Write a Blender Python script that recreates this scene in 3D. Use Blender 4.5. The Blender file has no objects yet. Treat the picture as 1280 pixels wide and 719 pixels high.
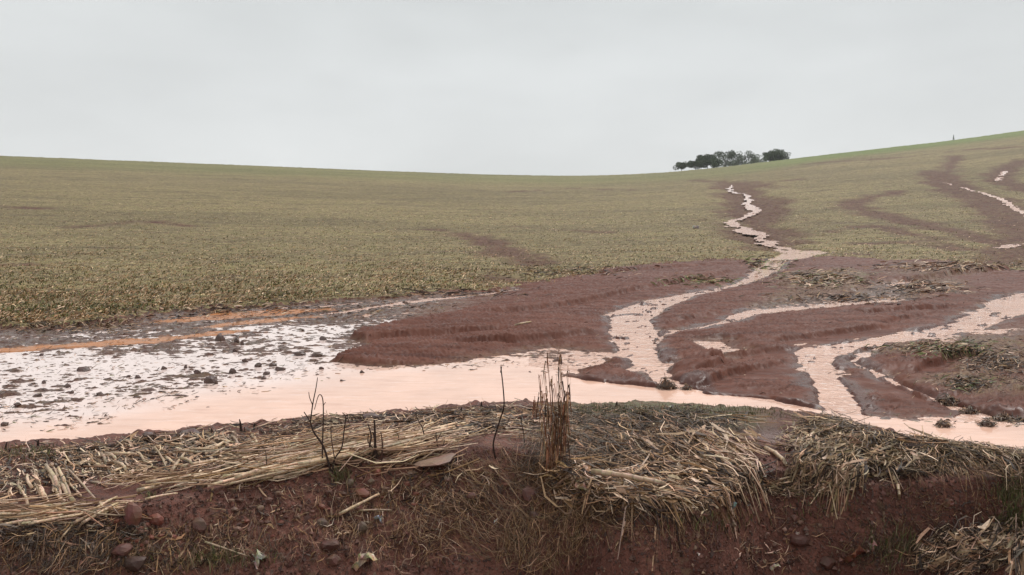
import bpy, bmesh, math, random
import numpy as np
from mathutils import Vector, Matrix, Euler
random.seed(7); rng = np.random.default_rng(11)
S = bpy.context.scene
COL = S.collection

# ---------------------------------------------------------------- camera, sky, sun, exposure
EYE = 1.65
FPX = 924.0            # focal length in pixels of the 1280 px wide photograph
HOR = 290.0            # photograph row of eye level
cam = bpy.data.cameras.new('camera'); camo = bpy.data.objects.new('camera', cam); COL.objects.link(camo)
camo.location = (0, 0, EYE); camo.rotation_euler = (math.pi/2, 0, 0)
cam.sensor_width = 36; cam.lens = 36*FPX/1280; cam.shift_y = -(359.5-HOR)/1280
cam.clip_start = 0.05; cam.clip_end = 5000
S.camera = camo
S.view_settings.view_transform = 'Standard'; S.view_settings.look = 'None'
S.view_settings.gamma = 1; S.view_settings.exposure = 0.72; S.view_settings.use_curve_mapping = False

SUN_EL, SUN_AZ = math.radians(52), math.radians(35)
W = bpy.data.worlds.new('World'); S.world = W; W.use_nodes = True
nt = W.node_tree; N = nt.nodes; L = nt.links; N.clear()
wo = N.new('ShaderNodeOutputWorld'); bg = N.new('ShaderNodeBackground'); L.new(bg.outputs[0], wo.inputs[0])
sky = N.new('ShaderNodeTexSky'); sky.sky_type = 'NISHITA'; sky.sun_disc = False
sky.sun_elevation = SUN_EL; sky.sun_rotation = SUN_AZ
tc = N.new('ShaderNodeTexCoord'); sx = N.new('ShaderNodeSeparateXYZ'); L.new(tc.outputs['Generated'], sx.inputs[0])
cr = N.new('ShaderNodeValToRGB'); L.new(sx.outputs['Z'], cr.inputs[0])
e = cr.color_ramp.elements
def stop(p, c):
    q = e.new(p); q.color = (*c, 1)
e[0].position = 0.0; e[0].color = (5.44, 5.50, 5.48, 1)
e[1].position = 1.0; e[1].color = (6.2, 6.3, 6.35, 1)
stop(0.10, (5.16, 5.24, 5.22)); stop(0.30, (4.38, 4.52, 4.50)); stop(0.55, (5.3, 5.5, 5.55))
ns = N.new('ShaderNodeTexNoise'); ns.inputs['Scale'].default_value = 2.6; ns.inputs['Detail'].default_value = 4
mp = N.new('ShaderNodeMapping'); mp.inputs['Scale'].default_value = (1, 1, 3); L.new(tc.outputs['Generated'], mp.inputs[0]); L.new(mp.outputs[0], ns.inputs['Vector'])
mr = N.new('ShaderNodeMapRange'); mr.inputs[1].default_value = .3; mr.inputs[2].default_value = .7; mr.inputs[3].default_value = .89; mr.inputs[4].default_value = 1.06
L.new(ns.outputs[0], mr.inputs[0])
ml = N.new('ShaderNodeVectorMath'); ml.operation = 'SCALE'; L.new(cr.outputs[0], ml.inputs[0]); L.new(mr.outputs[0], ml.inputs['Scale'])
mx = N.new('ShaderNodeMix'); mx.data_type = 'RGBA'; mx.inputs[0].default_value = 0.97
L.new(sky.outputs[0], mx.inputs[6]); L.new(ml.outputs[0], mx.inputs[7]); L.new(mx.outputs[2], bg.inputs[0])
bg.inputs[1].default_value = 0.10

sl = bpy.data.lights.new('sun', 'SUN'); sl.energy = 1.5; sl.angle = math.radians(35); sl.color = (1, .975, .94)
so = bpy.data.objects.new('sun', sl); COL.objects.link(so)
so.rotation_euler = Euler((math.pi/2 - SUN_EL, 0, math.pi - SUN_AZ), 'XYZ')

# ---------------------------------------------------------------- numeric helpers
def h2(ix, iy, seed):
    n = (ix.astype(np.int64)*374761393 + iy.astype(np.int64)*668265263 + seed*974711) & 0xffffffff
    n = ((n ^ (n >> 13))*1274126177) & 0xffffffff
    n = (n ^ (n >> 16)) & 0xffff
    return n/65535.0
def perlin(x, y, seed=0):
    ix = np.floor(x); iy = np.floor(y); fx = x-ix; fy = y-iy
    u = fx*fx*fx*(fx*(fx*6-15)+10); v = fy*fy*fy*(fy*(fy*6-15)+10)
    def g(dx, dy):
        a = h2(ix+dx, iy+dy, seed)*2*math.pi
        return np.cos(a)*(fx-dx)+np.sin(a)*(fy-dy)
    return ((g(0,0)*(1-u)+g(1,0)*u)*(1-v)+(g(0,1)*(1-u)+g(1,1)*u)*v)*1.5
def fbm(x, y, oct=4, seed=0, gain=.5):
    s = 0; a = 1; t = 0
    for i in range(oct):
        s = s + a*perlin(x, y, seed+i*17); t += a; a *= gain; x = x*2.03+5.1; y = y*2.03-3.7
    return s/t
def billow(x, y, oct=3, seed=0):
    s = 0; a = 1; t = 0
    for i in range(oct):
        s = s + a*np.abs(perlin(x, y, seed+i*13)); t += a; a *= .5; x = x*2.1+2.3; y = y*2.1+1.7
    return s/t
def sm(a, b, x):
    t = np.clip((x-a)/(b-a), 0, 1); return t*t*(3-2*t)

# ---------------------------------------------------------------- the lie of the land
yy = np.linspace(0, 1600, 16001)
slope = sm(4, 95, yy)*(1-1.12*sm(130, 360, yy)) + 0.05*sm(500, 1600, yy)
GY = np.concatenate([[0], np.cumsum((slope[1:]+slope[:-1])/2*np.diff(yy))])
def G(y): return np.interp(y, yy, GY)
gmax = np.max((GY[200:]-0)/yy[200:]); Dc = yy[200+np.argmax(GY[200:]/yy[200:])]
su = np.linspace(-3, 3, 601)
sky_px = np.array([-1400,-400,-200,0,100,200,320,450,600,700,760,830,900,1000,1100,1200,1280,1450,2600])
sky_row = np.array([150,180,188,195,199,203,207.5,213,218.5,220.3,220,216.5,210,197.5,186,175,163,145,120])
srow = np.interp(su*FPX+640, sky_px, sky_row)
k = np.hanning(21); k /= k.sum(); srow = np.convolve(np.pad(srow, 10, 'edge'), k, 'valid')
MU = (HOR-srow)/FPX
yfine = np.linspace(60, 420, 361); gf = G(yfine)
def crest_T(m): return np.max((m*gf-EYE)/yfine)
mtab = np.linspace(0.02, .3, 281); ttab = np.array([crest_T(m) for m in mtab])
MM = np.interp(MU, ttab, mtab)
def m_of(x, y):
    u = x/np.maximum(y, 12.0)
    return np.interp(u, su, MM)
def base_z(x, y):
    return m_of(x, y)*G(np.maximum(y, 0))

def px2w(px, row):
    """where the sight line of a photograph pixel meets the smooth land"""
    px = np.atleast_1d(np.asarray(px, float)); row = np.atleast_1d(np.asarray(row, float))
    u = (px-640)/FPX; T = (HOR-row)/FPX
    ys = np.geomspace(3.0, 330, 2600)[None, :]
    z = base_z(u[:, None]*ys, ys+0*u[:, None]); d = z-(EYE+T[:, None]*ys)
    hit = d >= 0
    idx = np.argmax(hit, 1); idx = np.where(hit.any(1), np.maximum(idx, 1), np.argmax(d, 1))
    r = np.arange(len(u)); idx0 = np.maximum(idx-1, 0)
    d0 = d[r, idx0]; d1 = d[r, idx]; t = np.clip(np.where(np.abs(d1-d0) > 1e-9, -d0/(d1-d0+1e-12), 1), 0, 1)
    y = ys[0, idx0]*(1-t)+ys[0, idx]*t
    return u*y, y

# polygons and ribbons, traced as surveyed outlines on the ground
def W2(pts):
    a = np.array(pts, float); x, y = px2w(a[:, 0], a[:, 1]); return np.stack([x, y], 1)
def seg_d(X, Y, P, closed, width=None):
    n = len(P); best = np.full(X.shape, 1e9); inside = np.zeros(X.shape, bool)
    for i in range(n if closed else n-1):
        a = P[i]; b = P[(i+1) % n]; d = b-a; L2 = max((d**2).sum(), 1e-9)
        t = np.clip(((X-a[0])*d[0]+(Y-a[1])*d[1])/L2, 0, 1)
        dd = np.hypot(X-a[0]-t*d[0], Y-a[1]-t*d[1])
        if width is not None: dd = dd-(width[i]*(1-t)+width[(i+1) % n]*t)
        best = np.minimum(best, dd)
        if closed:
            c = (a[1] > Y) != (b[1] > Y)
            with np.errstate(divide='ignore', invalid='ignore'):
                xi = a[0]+(Y-a[1])*d[0]/(d[1] if abs(d[1]) > 1e-12 else 1e-12)
            inside ^= c & (X < xi)
    return np.where(inside, -best, best) if closed else best
def poly_sd(X, Y, pts, reach=1.5):
    P = W2(pts); out = np.full(X.shape, reach+1.0)
    m = (X > P[:,0].min()-reach) & (X < P[:,0].max()+reach) & (Y > P[:,1].min()-reach) & (Y < P[:,1].max()+reach)
    if m.any(): out[m] = seg_d(X[m], Y[m], P, True)
    return out
def rib_sd(X, Y, pts, reach=1.5):
    P = W2([(p[0], p[1]) for p in pts]); w = np.array([p[2] for p in pts])*P[:, 1]/FPX/2
    out = np.full(X.shape, reach+1.0)
    m = (X > P[:,0].min()-reach) & (X < P[:,0].max()+reach) & (Y > P[:,1].min()-reach) & (Y < P[:,1].max()+reach)
    if m.any(): out[m] = seg_d(X[m], Y[m], P, False, w)
    return out

POOL = [(-700,690),(-700,600),(-120,560),(0,548),(60,541),(130,533),(200,515),(250,503),(330,492),(400,482),(480,463),(560,459),(660,459),(700,470),(760,479),(830,486),(880,493),(960,499),(1020,512),(1090,521),(1160,529),(1217,529),(1285,535),(1500,556),(1800,590),(1800,680),(1400,620),(1000,600),(700,590),(400,590),(-120,640)]
PUDDLE = [(-700,490),(-160,455),(0,447),(100,440),(200,436),(270,430),(300,420),(335,411),(390,407),(420,416),(455,428),(468,432),(440,441),(416,453),(450,458),(520,461),(520,480),(400,500),(200,540),(0,565),(-160,580),(-700,640)]
STREAM_A = [(990,314),(1025,313),(1040,318),(985,326),(975,336),(958,346),(930,357),(900,363),(868,370),(845,380),(820,392),(812,402),(818,412),(824,422),(820,438),(827,459),(839,474),(866,484),(880,494),(840,500),(823,482),(805,465),(784,450),(774,438),(762,416),(765,404),(761,395),(778,386),(799,379),(854,368),(915,357),(938,344),(950,330),(960,324),(975,318)]
GULLY = [(915,230,3),(911,239,3),(920,241,4),(936,244,4),(933,250,5),(939,257,7),(947,264,8),(935,270,6),(918,276,8),(914,282,9),(935,290,7),(955,300,9),(972,308,11),(990,315,14),(1036,317,12)]
BRANCH = [(822,423,3),(845,415,7),(872,411,9),(909,403,14),(925,396,26),(950,390,34),(1003,385,22),(1070,379,22),(1127,375,16)]
STREAM_B = [(1500,338),(1290,364),(1247,374),(1214,399),(1160,412),(1110,422),(1060,429),(1020,434),(993,440),(1007,463),(1023,493),(1027,512),(1075,520),(1070,507),(1060,490),(1043,470),(1040,453),(1050,443),(1077,436),(1127,431),(1187,418),(1234,408),(1290,389),(1500,362)]
STREAM_C = [(1100,434,6),(1077,447,9),(1062,453,7),(1093,466,9),(1127,483,8),(1174,503,8),(1200,512,10),(1235,522,7),(1290,530,6),(1450,548,6)]
RIBBONS = [([(400,394,10),(430,391,22),(470,384,16),(520,377,24),(560,373,18),(600,369,14),(650,362,9)],1), ([(380,385,5),(420,382,12),(450,379,8),(480,376,4)],1), ([(1246,226,4),(1250,220,5),(1258,213,5),(1286,205,5),(1400,196,5)],1),
           ([(1180,228,1),(1190,231,2),(1205,235,3),(1230,242,3),(1250,248,4),(1265,258,4),(1286,270,5),(1340,300,12),(1400,335,14)],1), ([(1250,310,7),(1286,304,9)],1),
           ([(975,541,5),(998,539,6)],0), ([(893,436,8),(908,440,10)],1), ([(1195,402,8),(1225,392,12),(1250,384,12)],1)]
ORANGE = [([(-140,450,36),(0,439,36),(60,435,38),(120,431,34),(190,426,34),(250,420,26),(300,414,16)]), ([(205,403,14),(250,399,40),(300,395,60),(350,391,60),(400,388,26)]), ([(250,410,8),(300,405,22),(350,400,20),(390,397,10)])]
FIELD_EDGE = np.array([(-900,445),(-200,425),(0,412),(100,404),(200,396),(300,386),(400,378),(500,371),(600,364),(640,361),(730,346),(820,331),(900,327),(950,326),(1000,323),(1050,322),(1100,325),(1200,330),(1250,334),(1290,336),(1700,350)])
GULLY_DIRT = [(900,226),(962,228),(975,250),(1005,285),(997,305),(975,309),(990,318),(950,318),(925,300),(902,285),(903,255)]
TRACKS = [[(1170,215,30),(1183,228,40),(1200,240,40),(1240,252,50),(1275,280,60),(1285,310,60)], [(1285,200,20),(1255,212,24),(1248,226,24),(1290,240,20)], [(1190,190,20),(1230,186,16),(1285,184,16)], [(1010,205,14),(1080,200,14),(1150,196,12)], [(1040,290,10),(1090,282,12),(1150,296,12),(1200,312,14)], [(1285,300,60),(1262,320,50),(1240,332,40)], [(1120,240,12),(1075,250,20),(1062,258,30),(1090,268,32),(1140,279,28),(1200,292,28),(1255,304,24)], [(1195,195,14),(1185,215,10),(1180,230,8)],
          [(545,288,18),(600,298,34),(635,314,40),(668,330,36)], [(100,285,2),(170,278,3),(230,282,2)], [(0,334,3),(30,333,3)], [(640,240,1.5),(720,236,2),(800,238,1.5)], [(640,285,2),(700,288,3),(760,291,2)], [(0,258,7),(60,262,6)],
          [(1080,305,9),(1160,302,9)], [(860,226,9),(930,228,9),(1000,226,6)], [(600,345,5),(640,352,8)]]
# a ledge: path, drop (the low side is to the right of the path)
LEDGES = [([(600,395),(640,392),(700,385),(762,372),(800,362),(860,352),(940,335)], .07), ([(560,432),(640,430),(700,424),(757,416)], .05), ([(660,348),(760,342),(830,336),(930,330)], .06),
          ([(820,492),(880,484),(905,474),(960,460),(1010,452)], .05), ([(880,456),(935,446),(1000,437)], .05), ([(860,470),(905,458),(935,446)], .04), ([(1100,356),(1200,343),(1282,335)], .10),
          ([(1140,470),(1190,452),(1215,450)], .05), ([(1095,408),(1140,398),(1180,390)],.03), ([(960,430),(1040,420),(1120,409)], .05), ([(1090,470),(1150,500),(1180,505)], .05), ([(1180,505),(1220,520),(1290,530)], .06),
          ([(425,440),(470,425),(560,420),(640,415)], .05), ([(830,405),(870,398),(910,392)],.03), ([(1060,395),(1130,392),(1200,384)],.04)]

# ---------------------------------------------------------------- the bank by the road
def ctrl(rows, z):
    a = np.array(rows, float); d = (EYE-z)*FPX/(a[:, 1]-HOR); return (a[:, 0]-640)/FPX*d, d
shx, shy = ctrl([(-700,680),(-200,578),(0,558),(60,556),(110,557),(160,551),(250,541),(340,533),(420,526),(520,520),(600,513),(700,506),(780,507),(860,511),(940,516),(1000,524),(1060,541),(1100,551),(1140,562),(1200,570),(1280,574),(1480,590),(1900,640)], 0.0)
lpx, lpy = ctrl([(-200,690),(0,668),(80,664),(150,645),(230,622),(300,604),(380,590),(450,578),(530,564),(600,562),(680,575),(740,622),(800,648),(900,636),(950,590),(1000,584),(1040,620),(1100,606),(1180,602),(1280,600),(1480,610)], .28)
fsx = np.array([0,150,300,500,650,750,900,1000,1100,1280]); fsv = np.array([1.3,1.1,.95,.8,1.0,2.1,2.3,1.2,2.6,2.6])
def shore(x): return np.interp(x, shx, shy)
_lx = np.linspace(-6,6,481); _lk = np.hanning(25); _lk /= _lk.sum()
_ly = np.convolve(np.pad(np.interp(_lx, lpx, lpy), 12, 'edge'), _lk, 'valid')
def lip(x): return np.interp(x, _lx, _ly)
def bump(x, y, px, row, z, rx, ry, h):
    d = (EYE-z)*FPX/(row-HOR); cx = (px-640)/FPX*d
    return h*np.exp(-((x-cx)/rx)**2-((y-d)/ry)**2)
def bank_z(x, y):
    wob = .10*fbm(x*1.7, y*1.7, 3, 41)
    sh = shore(x)+.20*fbm(x*2.6, y*.3, 4, 5, .65); lp = lip(x)+wob*.8
    s = np.interp(x/3.9*FPX+640, fsx, fsv)
    t = (sh-y)/np.maximum(sh-lp, .3)
    top = -.02 + .15*sm(-.03, .16, t) + .15*sm(.2, 1.0, t) - .35*sm(0, .8, -t)
    face = .28 - s*np.maximum(lp-y, 0)
    z = np.where(y > lp, top, np.minimum(top, face))
    z = np.maximum(z, -.5+.02*(x*0))
    z = z + bump(x,y,690,530,.25,.32,.22,.05)+bump(x,y,850,560,.25,.5,.35,.07)+bump(x,y,1110,575,.25,.5,.2,.07)+bump(x,y,1230,590,.25,.35,.2,.03)+bump(x,y,565,572,.3,.35,.2,.08)
    z = z + .78*np.exp(-((np.maximum(2.15-x,0))/.30)**2-((y-3.05)/.22)**2)*sm(1.2,1.7,x)   # mound of straw nearest the camera
    road = sm(2.4, 1.6, y) if False else 1-sm(1.7, 2.5, y)
    z = z*(1-road) + 0.0*road
    return z

# ---------------------------------------------------------------- ground grid (one polar sheet round the viewpoint, out to the horizon)
th = np.concatenate([np.radians(np.linspace(-180, -39.5, 46)), np.radians(np.linspace(-39, 39, 760)), np.radians(np.linspace(39.5, 180, 46)[:-1])])
rr = np.concatenate([np.linspace(.6, 2.6, 12), np.linspace(2.7, 5.0, 250), np.linspace(5.0, 8.2, 130)[1:], np.geomspace(8.2, 24, 230)[1:], np.geomspace(24, 120, 225)[1:], np.geomspace(120, 420, 55)[1:], np.geomspace(420, 1500, 14)[1:]])
TH, RR = np.meshgrid(th, rr)
GXX = RR*np.sin(TH); GYY = RR*np.cos(TH)
print('grid', GXX.shape)
def land(X, Y):
    x = X.ravel(); y = Y.ravel(); n = x.size
    b = base_z(x, y)
    px = x/np.maximum(y, .5)*FPX+640
    A = {k: np.zeros(n) for k in ('field','mud','straw','bank','orange','wet','green','dirt')}
    bh = bank_z(x, y)
    bankm = 1-sm(-.05, .10, y-shore(x)); bankm = np.where(y > 9, 0, bankm)
    front = (y > 4.5) & (np.abs(x/np.maximum(y,1)) < 1.1) & (y < 260)
    xf = x[front]; yf = y[front]
    edge_n = .05*fbm(xf*4, yf*4, 3, 3)+.02*fbm(xf*14, yf*14, 2, 4)
    D = 0
    deep = np.minimum.reduce([poly_sd(xf,yf,POOL), poly_sd(xf,yf,STREAM_A), poly_sd(xf,yf,STREAM_B)])
    wx = sm(22,40,yf)*1.6*fbm(xf*.30,yf*.22,3,205); narrow = np.minimum.reduce([rib_sd(xf+wx,yf+wx,GULLY), rib_sd(xf,yf,BRANCH), rib_sd(xf,yf,STREAM_C)]+[rib_sd(xf,yf,r) for r,_ in RIBBONS if _])
    orange = np.minimum.reduce([rib_sd(xf,yf,r) for r in ORANGE])+.30*fbm(xf*1.3,yf*1.6,4,231,.65)-.02
    shallow = poly_sd(xf,yf,PUDDLE)
    hn = sm(18,40,yf)
    sdw = np.minimum(deep+edge_n*1.4, narrow+edge_n*1.5+hn*(.7*fbm(xf*1.1,yf*.6,4,201,.7)-.06))
    # field edge as a depth along each bearing
    ex, ey = px2w(FIELD_EDGE[:,0], FIELD_EDGE[:,1]); eu = ex/ey
    fe = np.interp(xf/yf, eu, ey)
    fd = (yf-fe)/fe*18 + 2.2*fbm(xf*.4, yf*.5, 4, 9) + 1.6*fbm(xf*2.4, yf*2.4, 4, 10, .6)
    field = sm(-.3, .5, fd)
    gd = poly_sd(xf,yf,GULLY_DIRT, 4)
    gdm = (1-sm(-1.6, 1.8, gd+4.5*fbm(xf*.16,yf*.10,3,12)+2.0*fbm(xf*.7,yf*.5,3,13)))
    trk = np.zeros_like(xf)
    for t in TRACKS: trk = np.maximum(trk, 1-sm(-.6, 1.4, rib_sd(xf,yf,t,4)+2.0*fbm(xf*.35,yf*.25,4,14)))
    al = xf*.68+yf*.73; pe = xf*.73-yf*.68
    # left wet stubble between pool and field
    upx = xf/yf*FPX+640
    lefty = 1-sm(470, 660, upx+40*fbm(xf*.8,yf*.8,2,22))
    up2 = sm(10.5, 12.5, yf+1.0*fbm(xf,yf,2,23))
    spk = lefty*(1-field)
    tip = poly_sd(xf,yf,[(416,452),(470,431),(440,424),(452,416),(505,405),(560,395),(640,380),(900,340),(900,480),(700,462),(560,455),(470,457)],3)
    barm = 1-sm(-.05,.10, tip+edge_n)
    spk = spk*(1-barm)
    pinkflat = 1-sm(-.1,.25, poly_sd(xf,yf,[(520,462),(600,447),(690,434),(770,440),(720,470),(640,463)],3)+.5*edge_n*3+.25*fbm(xf*2,yf*2,3,28))
    spk = np.maximum(spk, .75*pinkflat); film = pinkflat*.7
    for q, a in (([(925,392),(960,380),(1060,372),(1100,352),(1140,352),(1130,378),(1060,383),(960,392)],.85), ([(1210,392),(1250,376),(1282,370),(1282,380),(1240,396)],.7), ([(1160,425),(1240,412),(1290,405),(1290,425),(1200,436)],.6), ([(600,450),(660,440),(700,450),(690,470),(600,468)],.7), ([(1090,524),(1160,520),(1230,524),(1290,532),(1290,540),(1160,534)],.5), ([(880,425),(912,428),(918,444),(895,446)],.8)):
        pm = 1-sm(-.15,.3, poly_sd(xf,yf,q,3)+.5*fbm(xf*1.6,yf*1.6,3,29)); spk = np.maximum(spk, a*pm); film = np.maximum(film, pm)
    nb = (1-sm(.0,.22,sdw+.7*fbm(al*.7,pe*1.6,3,261)+.16))*(yf > 8.3)*(yf < 34)*(sdw > -.05)*(1-field); spk = np.maximum(spk, .8*nb); film = np.maximum(film, .25*nb)
    deb = np.zeros_like(xf)
    for q, a in (([(975,345),(1050,338),(1090,345),(1070,362),(990,365)],1), ([(1120,436),(1180,428),(1290,420),(1290,475),(1240,470),(1200,450),(1130,445)],1), ([(1185,478),(1235,472),(1240,488),(1195,490)],.9),
                 ([(1130,330),(1250,332),(1200,345),(1110,350)],.6), ([(970,368),(1180,352),(1160,372),(1000,382),(950,384)],.8), ([(1150,350),(1200,352),(1190,370),(1140,368)],.7)):
        deb = np.maximum(deb, a*(1-sm(-.2,.5, poly_sd(xf,yf,q,3)+.9*fbm(xf*1.1,yf*1.1,3,31))))
    deb *= (1-field)
    mud = (1-field)*(1-spk)
    # relief
    wv = pe + .5*fbm(al*.25, pe*.4, 2, 50)
    flow = fbm(al*.22, wv*2.2, 4, 51)
    rip = fbm(al*.9, wv*9, 3, 52)
    outside = .034*sm(0,.05,sdw)+.05*sm(0,1.2,sdw)
    stp = fbm(al*.5, wv*3.4, 3, 251); fan = (np.abs((stp*7) % 1 - .5)*2)
    rel = mud*(outside + .020*sm(.55,.75,fan)*sm(0,.3,sdw) + .045*flow + .003*rip) 
    led = np.zeros_like(xf)
    for pts, h in LEDGES:
        P = W2(pts); best = np.full(xf.shape, 9.); sg = np.zeros_like(xf); along = np.zeros_like(xf)
        msk = (xf > P[:,0].min()-1.6) & (xf < P[:,0].max()+1.6) & (yf > P[:,1].min()-1.6) & (yf < P[:,1].max()+1.6)
        bx = xf[msk]; by = yf[msk]; bb = np.full(bx.shape, 9.); bs = np.zeros_like(bx); bt = np.zeros_like(bx)
        wn = .10*fbm(bx*2.2, by*2.2, 3, 60)
        for i in range(len(P)-1):
            d = P[i+1]-P[i]; L2 = (d**2).sum(); t = np.clip(((bx-P[i,0])*d[0]+(by-P[i,1])*d[1])/L2, 0, 1)
            dx = bx-P[i,0]-t*d[0]; dy = by-P[i,1]-t*d[1]; dd = np.hypot(dx, dy)
            c = dd < bb; bb = np.where(c, dd, bb); bs = np.where(c, (d[0]*dy-d[1]*dx)/math.sqrt(L2), bs); bt = np.where(c, (i+t)/(len(P)-1), bt)
        s = bs+wn
        fade = sm(0,.12,bt)*sm(0,.12,1-bt)
        led[msk] += h*fade*np.where(s > 0, np.exp(-s/.5)*.55, -np.exp(s/.28)*.75*sm(0,.02,-s)-0*s)*sm(1.5,.9,np.abs(s)) if False else h*fade*(1.15*(2*sm(-.03,.03,s)-1)*np.exp(-np.abs(s)/.5)-.9*np.exp(-((s+.04)/(.04+.004*by))**2))*(1-sm(.8,1.5,np.abs(s)))
    rel += mud*led*sm(0,.15,sdw); rel += mud*.035*(sm(.35,.65,fbm(xf*.9,yf*.9,3,207)))*fbm(xf*6,yf*6,3,208)
    # wet stubble with water standing in it
    n1 = fbm(xf*2.3, yf*1.6, 4, 70, .62); n2 = fbm(xf*.7, yf*.6, 3, 71)
    lvl = .003-.008*(1-sm(-.9,.3,shallow+.5*n2)) - .014*(1-sm(-1.6,-.4,deep+.3*n2)*1.0)*0 + .007*sm(.0,1.2,shallow)+.010*sm(1.5,4,shallow) - .02*(1-sm(-.1,1.1,deep+.4*n2))
    clod = .030*sm(.30,.62,fbm(xf*4.5,yf*4.5,3,72))
    sp = lvl - .018*film + .020*n1 + .016*n2 + .034*fbm(xf*5.5,yf*8,4,73,.6) + clod*.8 + .030*fbm(xf*3,yf*13,3,77,.6) - .003
    rel = rel*(1-spk)+spk*sp
    rel += mud*(deb < .2)*.035*sm(.42,.62,fbm(xf*5,yf*5,3,252))*sm(-.1,.3,fbm(xf*.4,yf*.4,2,253))
    rel += deb*(.012+.03*np.maximum(fbm(xf*7,yf*7,3,75),-.2)+.02*billow(xf*16,yf*16,2,76))
    # field stubble relief
    far = 1+yf*.012
    fz = .05 + .045*fbm(xf*1.2,yf*1.2,3,80)*far + .022*billow(xf*9,yf*9,3,81) + .14*fbm(xf*.12,yf*.12,2,82)
    rel += field*fz*(1-.5*gdm)
    rel += field*gdm*(-.25*sm(1.4,-.4,gd*1.0) if False else -.18*(1-sm(-.5,1.0,gd))+.34*fbm(xf*.9,yf*.7,5,83,.62))
    rel += field*trk*(.13*fbm(xf*1.6,yf*1.6,3,84)-.06)
    # cut the channels
    inside = 1-sm(-.05, .0, sdw)
    bars = .075*sm(.30,.5,fbm(al*1.1, pe*3.2, 3, 86))+.07*sm(.22,.42,fbm(al*2.6,pe*7,3,87))*sm(-.45,-.02,sdw+.3*fbm(xf,yf,2,88))
    r2 = .085*sm(.14,.30,fbm(xf*3.4,yf*2.6,4,271,.65))*sm(-.3,.25,fbm(xf*.5,yf*.4,2,272)+.15*sm(12,16,yf))
    riff = np.where(yf > 8.6, np.maximum(bars, np.where(yf > 9.5, r2, 0)), 0)
    rel = np.where((mud > .6) & (sdw > .04), np.maximum(rel, .010), rel)
    rel = np.where(inside > 0, rel*(1-inside)+inside*(-.05+riff*.9), rel)
    om = 1-sm(-.02,.02,orange+edge_n)
    rel = rel*(1-om)+om*(.012+.022*n1+.012*fbm(xf*5,yf*7,3,211))
    zz = b[front]+rel
    # bank joins in
    z = b.copy(); z[front] = zz
    z = np.where(front, z, b + .05)
    side = sm(-.02,.05, -(y-shore(x)-.05))
    z = np.where(y < 9, z*(1-bankm)+bh*bankm, z)
    nearm = bankm*(y > 1.5)
    lp = lip(x); onface = sm(-.05,.25, lp-y)
    z += nearm*.05*sm(.15,.55,fbm(x*5,y*4,3,94))*(1-sm(.1,.5,shore(x)-y))
    z += nearm*(.022*fbm(x*4,y*4,3,90)+.016*billow(x*11,y*11,3,91)*(1+onface*1.6)+.008*billow(x*34,y*34,2,92)*(1+onface)+.03*onface*fbm(x*3,y*6,3,93))
    for k, v in (('field',field),('mud',mud),('straw',np.maximum(deb,spk*.8)),('orange',1-sm(-.05,.10,orange+edge_n)),
                 ('wet',np.clip(np.maximum(.9*(1-sm(0,.30,sdw+.35*fbm(xf*1.3,yf*1.3,3,241))), spk*.8)+.3*flow,0,1)),('dirt',np.clip(np.maximum(gdm,trk*1.0)*field,0,1))):
        A[k][front] = v
    A['field'] = np.where(front, A['field'], (y > 10)*1.0); A['mud'] = np.where(front, A['mud'], (y <= 10)*1.0)
    A['bank'] = np.where(y < 9, bankm, 0)
    # sown strip along the crest
    gt = np.interp(px, [-200,0,300,600,800,1000,1280,1500],[.30,.28,.25,.22,.25,.16,.30,.3])
    gs = sm(900,1060,px)*Dc*.12; A['green'] = sm(Dc*.62+gs, Dc*.80+gs*.8, y+6*fbm(x*.05,y*.05,3,95))*(A['field'] > .5)
    tp = 1-sm(528, 560, (EYE-0.15)*FPX/np.maximum(y,1)+HOR+20*fbm(x*2,y*2,2,97))
    A['green'] = np.maximum(A['green'], A['bank']*tp*sm(640,760,px)*(1-sm(930,990,px)))
    pud = A['bank']*0
    puz = 1-sm(-.02,.06, poly_any(x,y,[(925,541),(960,536),(1003,537),(1003,546),(975,552),(962,566),(930,560)],.16)+.05*fbm(x*6,y*6,2,98))
    A['wet'] = np.maximum(A['wet'], puz*A['bank']*1.0); A['puddle'] = puz*A['bank']
    z = z*(1-A['puddle']) + A['puddle']*(.125+.012*fbm(x*5,y*5,2,99))
    A['right'] = sm(840,1080,px)*(y > 20)
    A['pale'] = np.zeros(n); A['pale'][front] = lefty*sm(-.5,1.3, deep+.5*fbm(xf*.8,yf*1.4,3,221)) + 0*xf  # left puddle mask: its glare is put into the water colour
    deepall = np.full(n, 9.); deepall[front] = np.minimum.reduce([sdw, orange, shallow, np.where(spk > .15, shallow*.0, 9)])
    return z.reshape(X.shape), {k: v.reshape(X.shape) for k, v in A.items()}, b.reshape(X.shape), deepall.reshape(X.shape)
def poly_any(x, y, pts, z):
    a = np.array(pts, float); d = (EYE-z)*FPX/(a[:,1]-HOR); P = np.stack([(a[:,0]-640)/FPX*d, d], 1)
    out = np.full(x.shape, 9.); m = (y > 2) & (y < 9) & (np.abs(x) < 5)
    out[m] = seg_d(x[m], y[m], P, True); return out
GZ, ATT, GB, WD = land(GXX, GYY)

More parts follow.
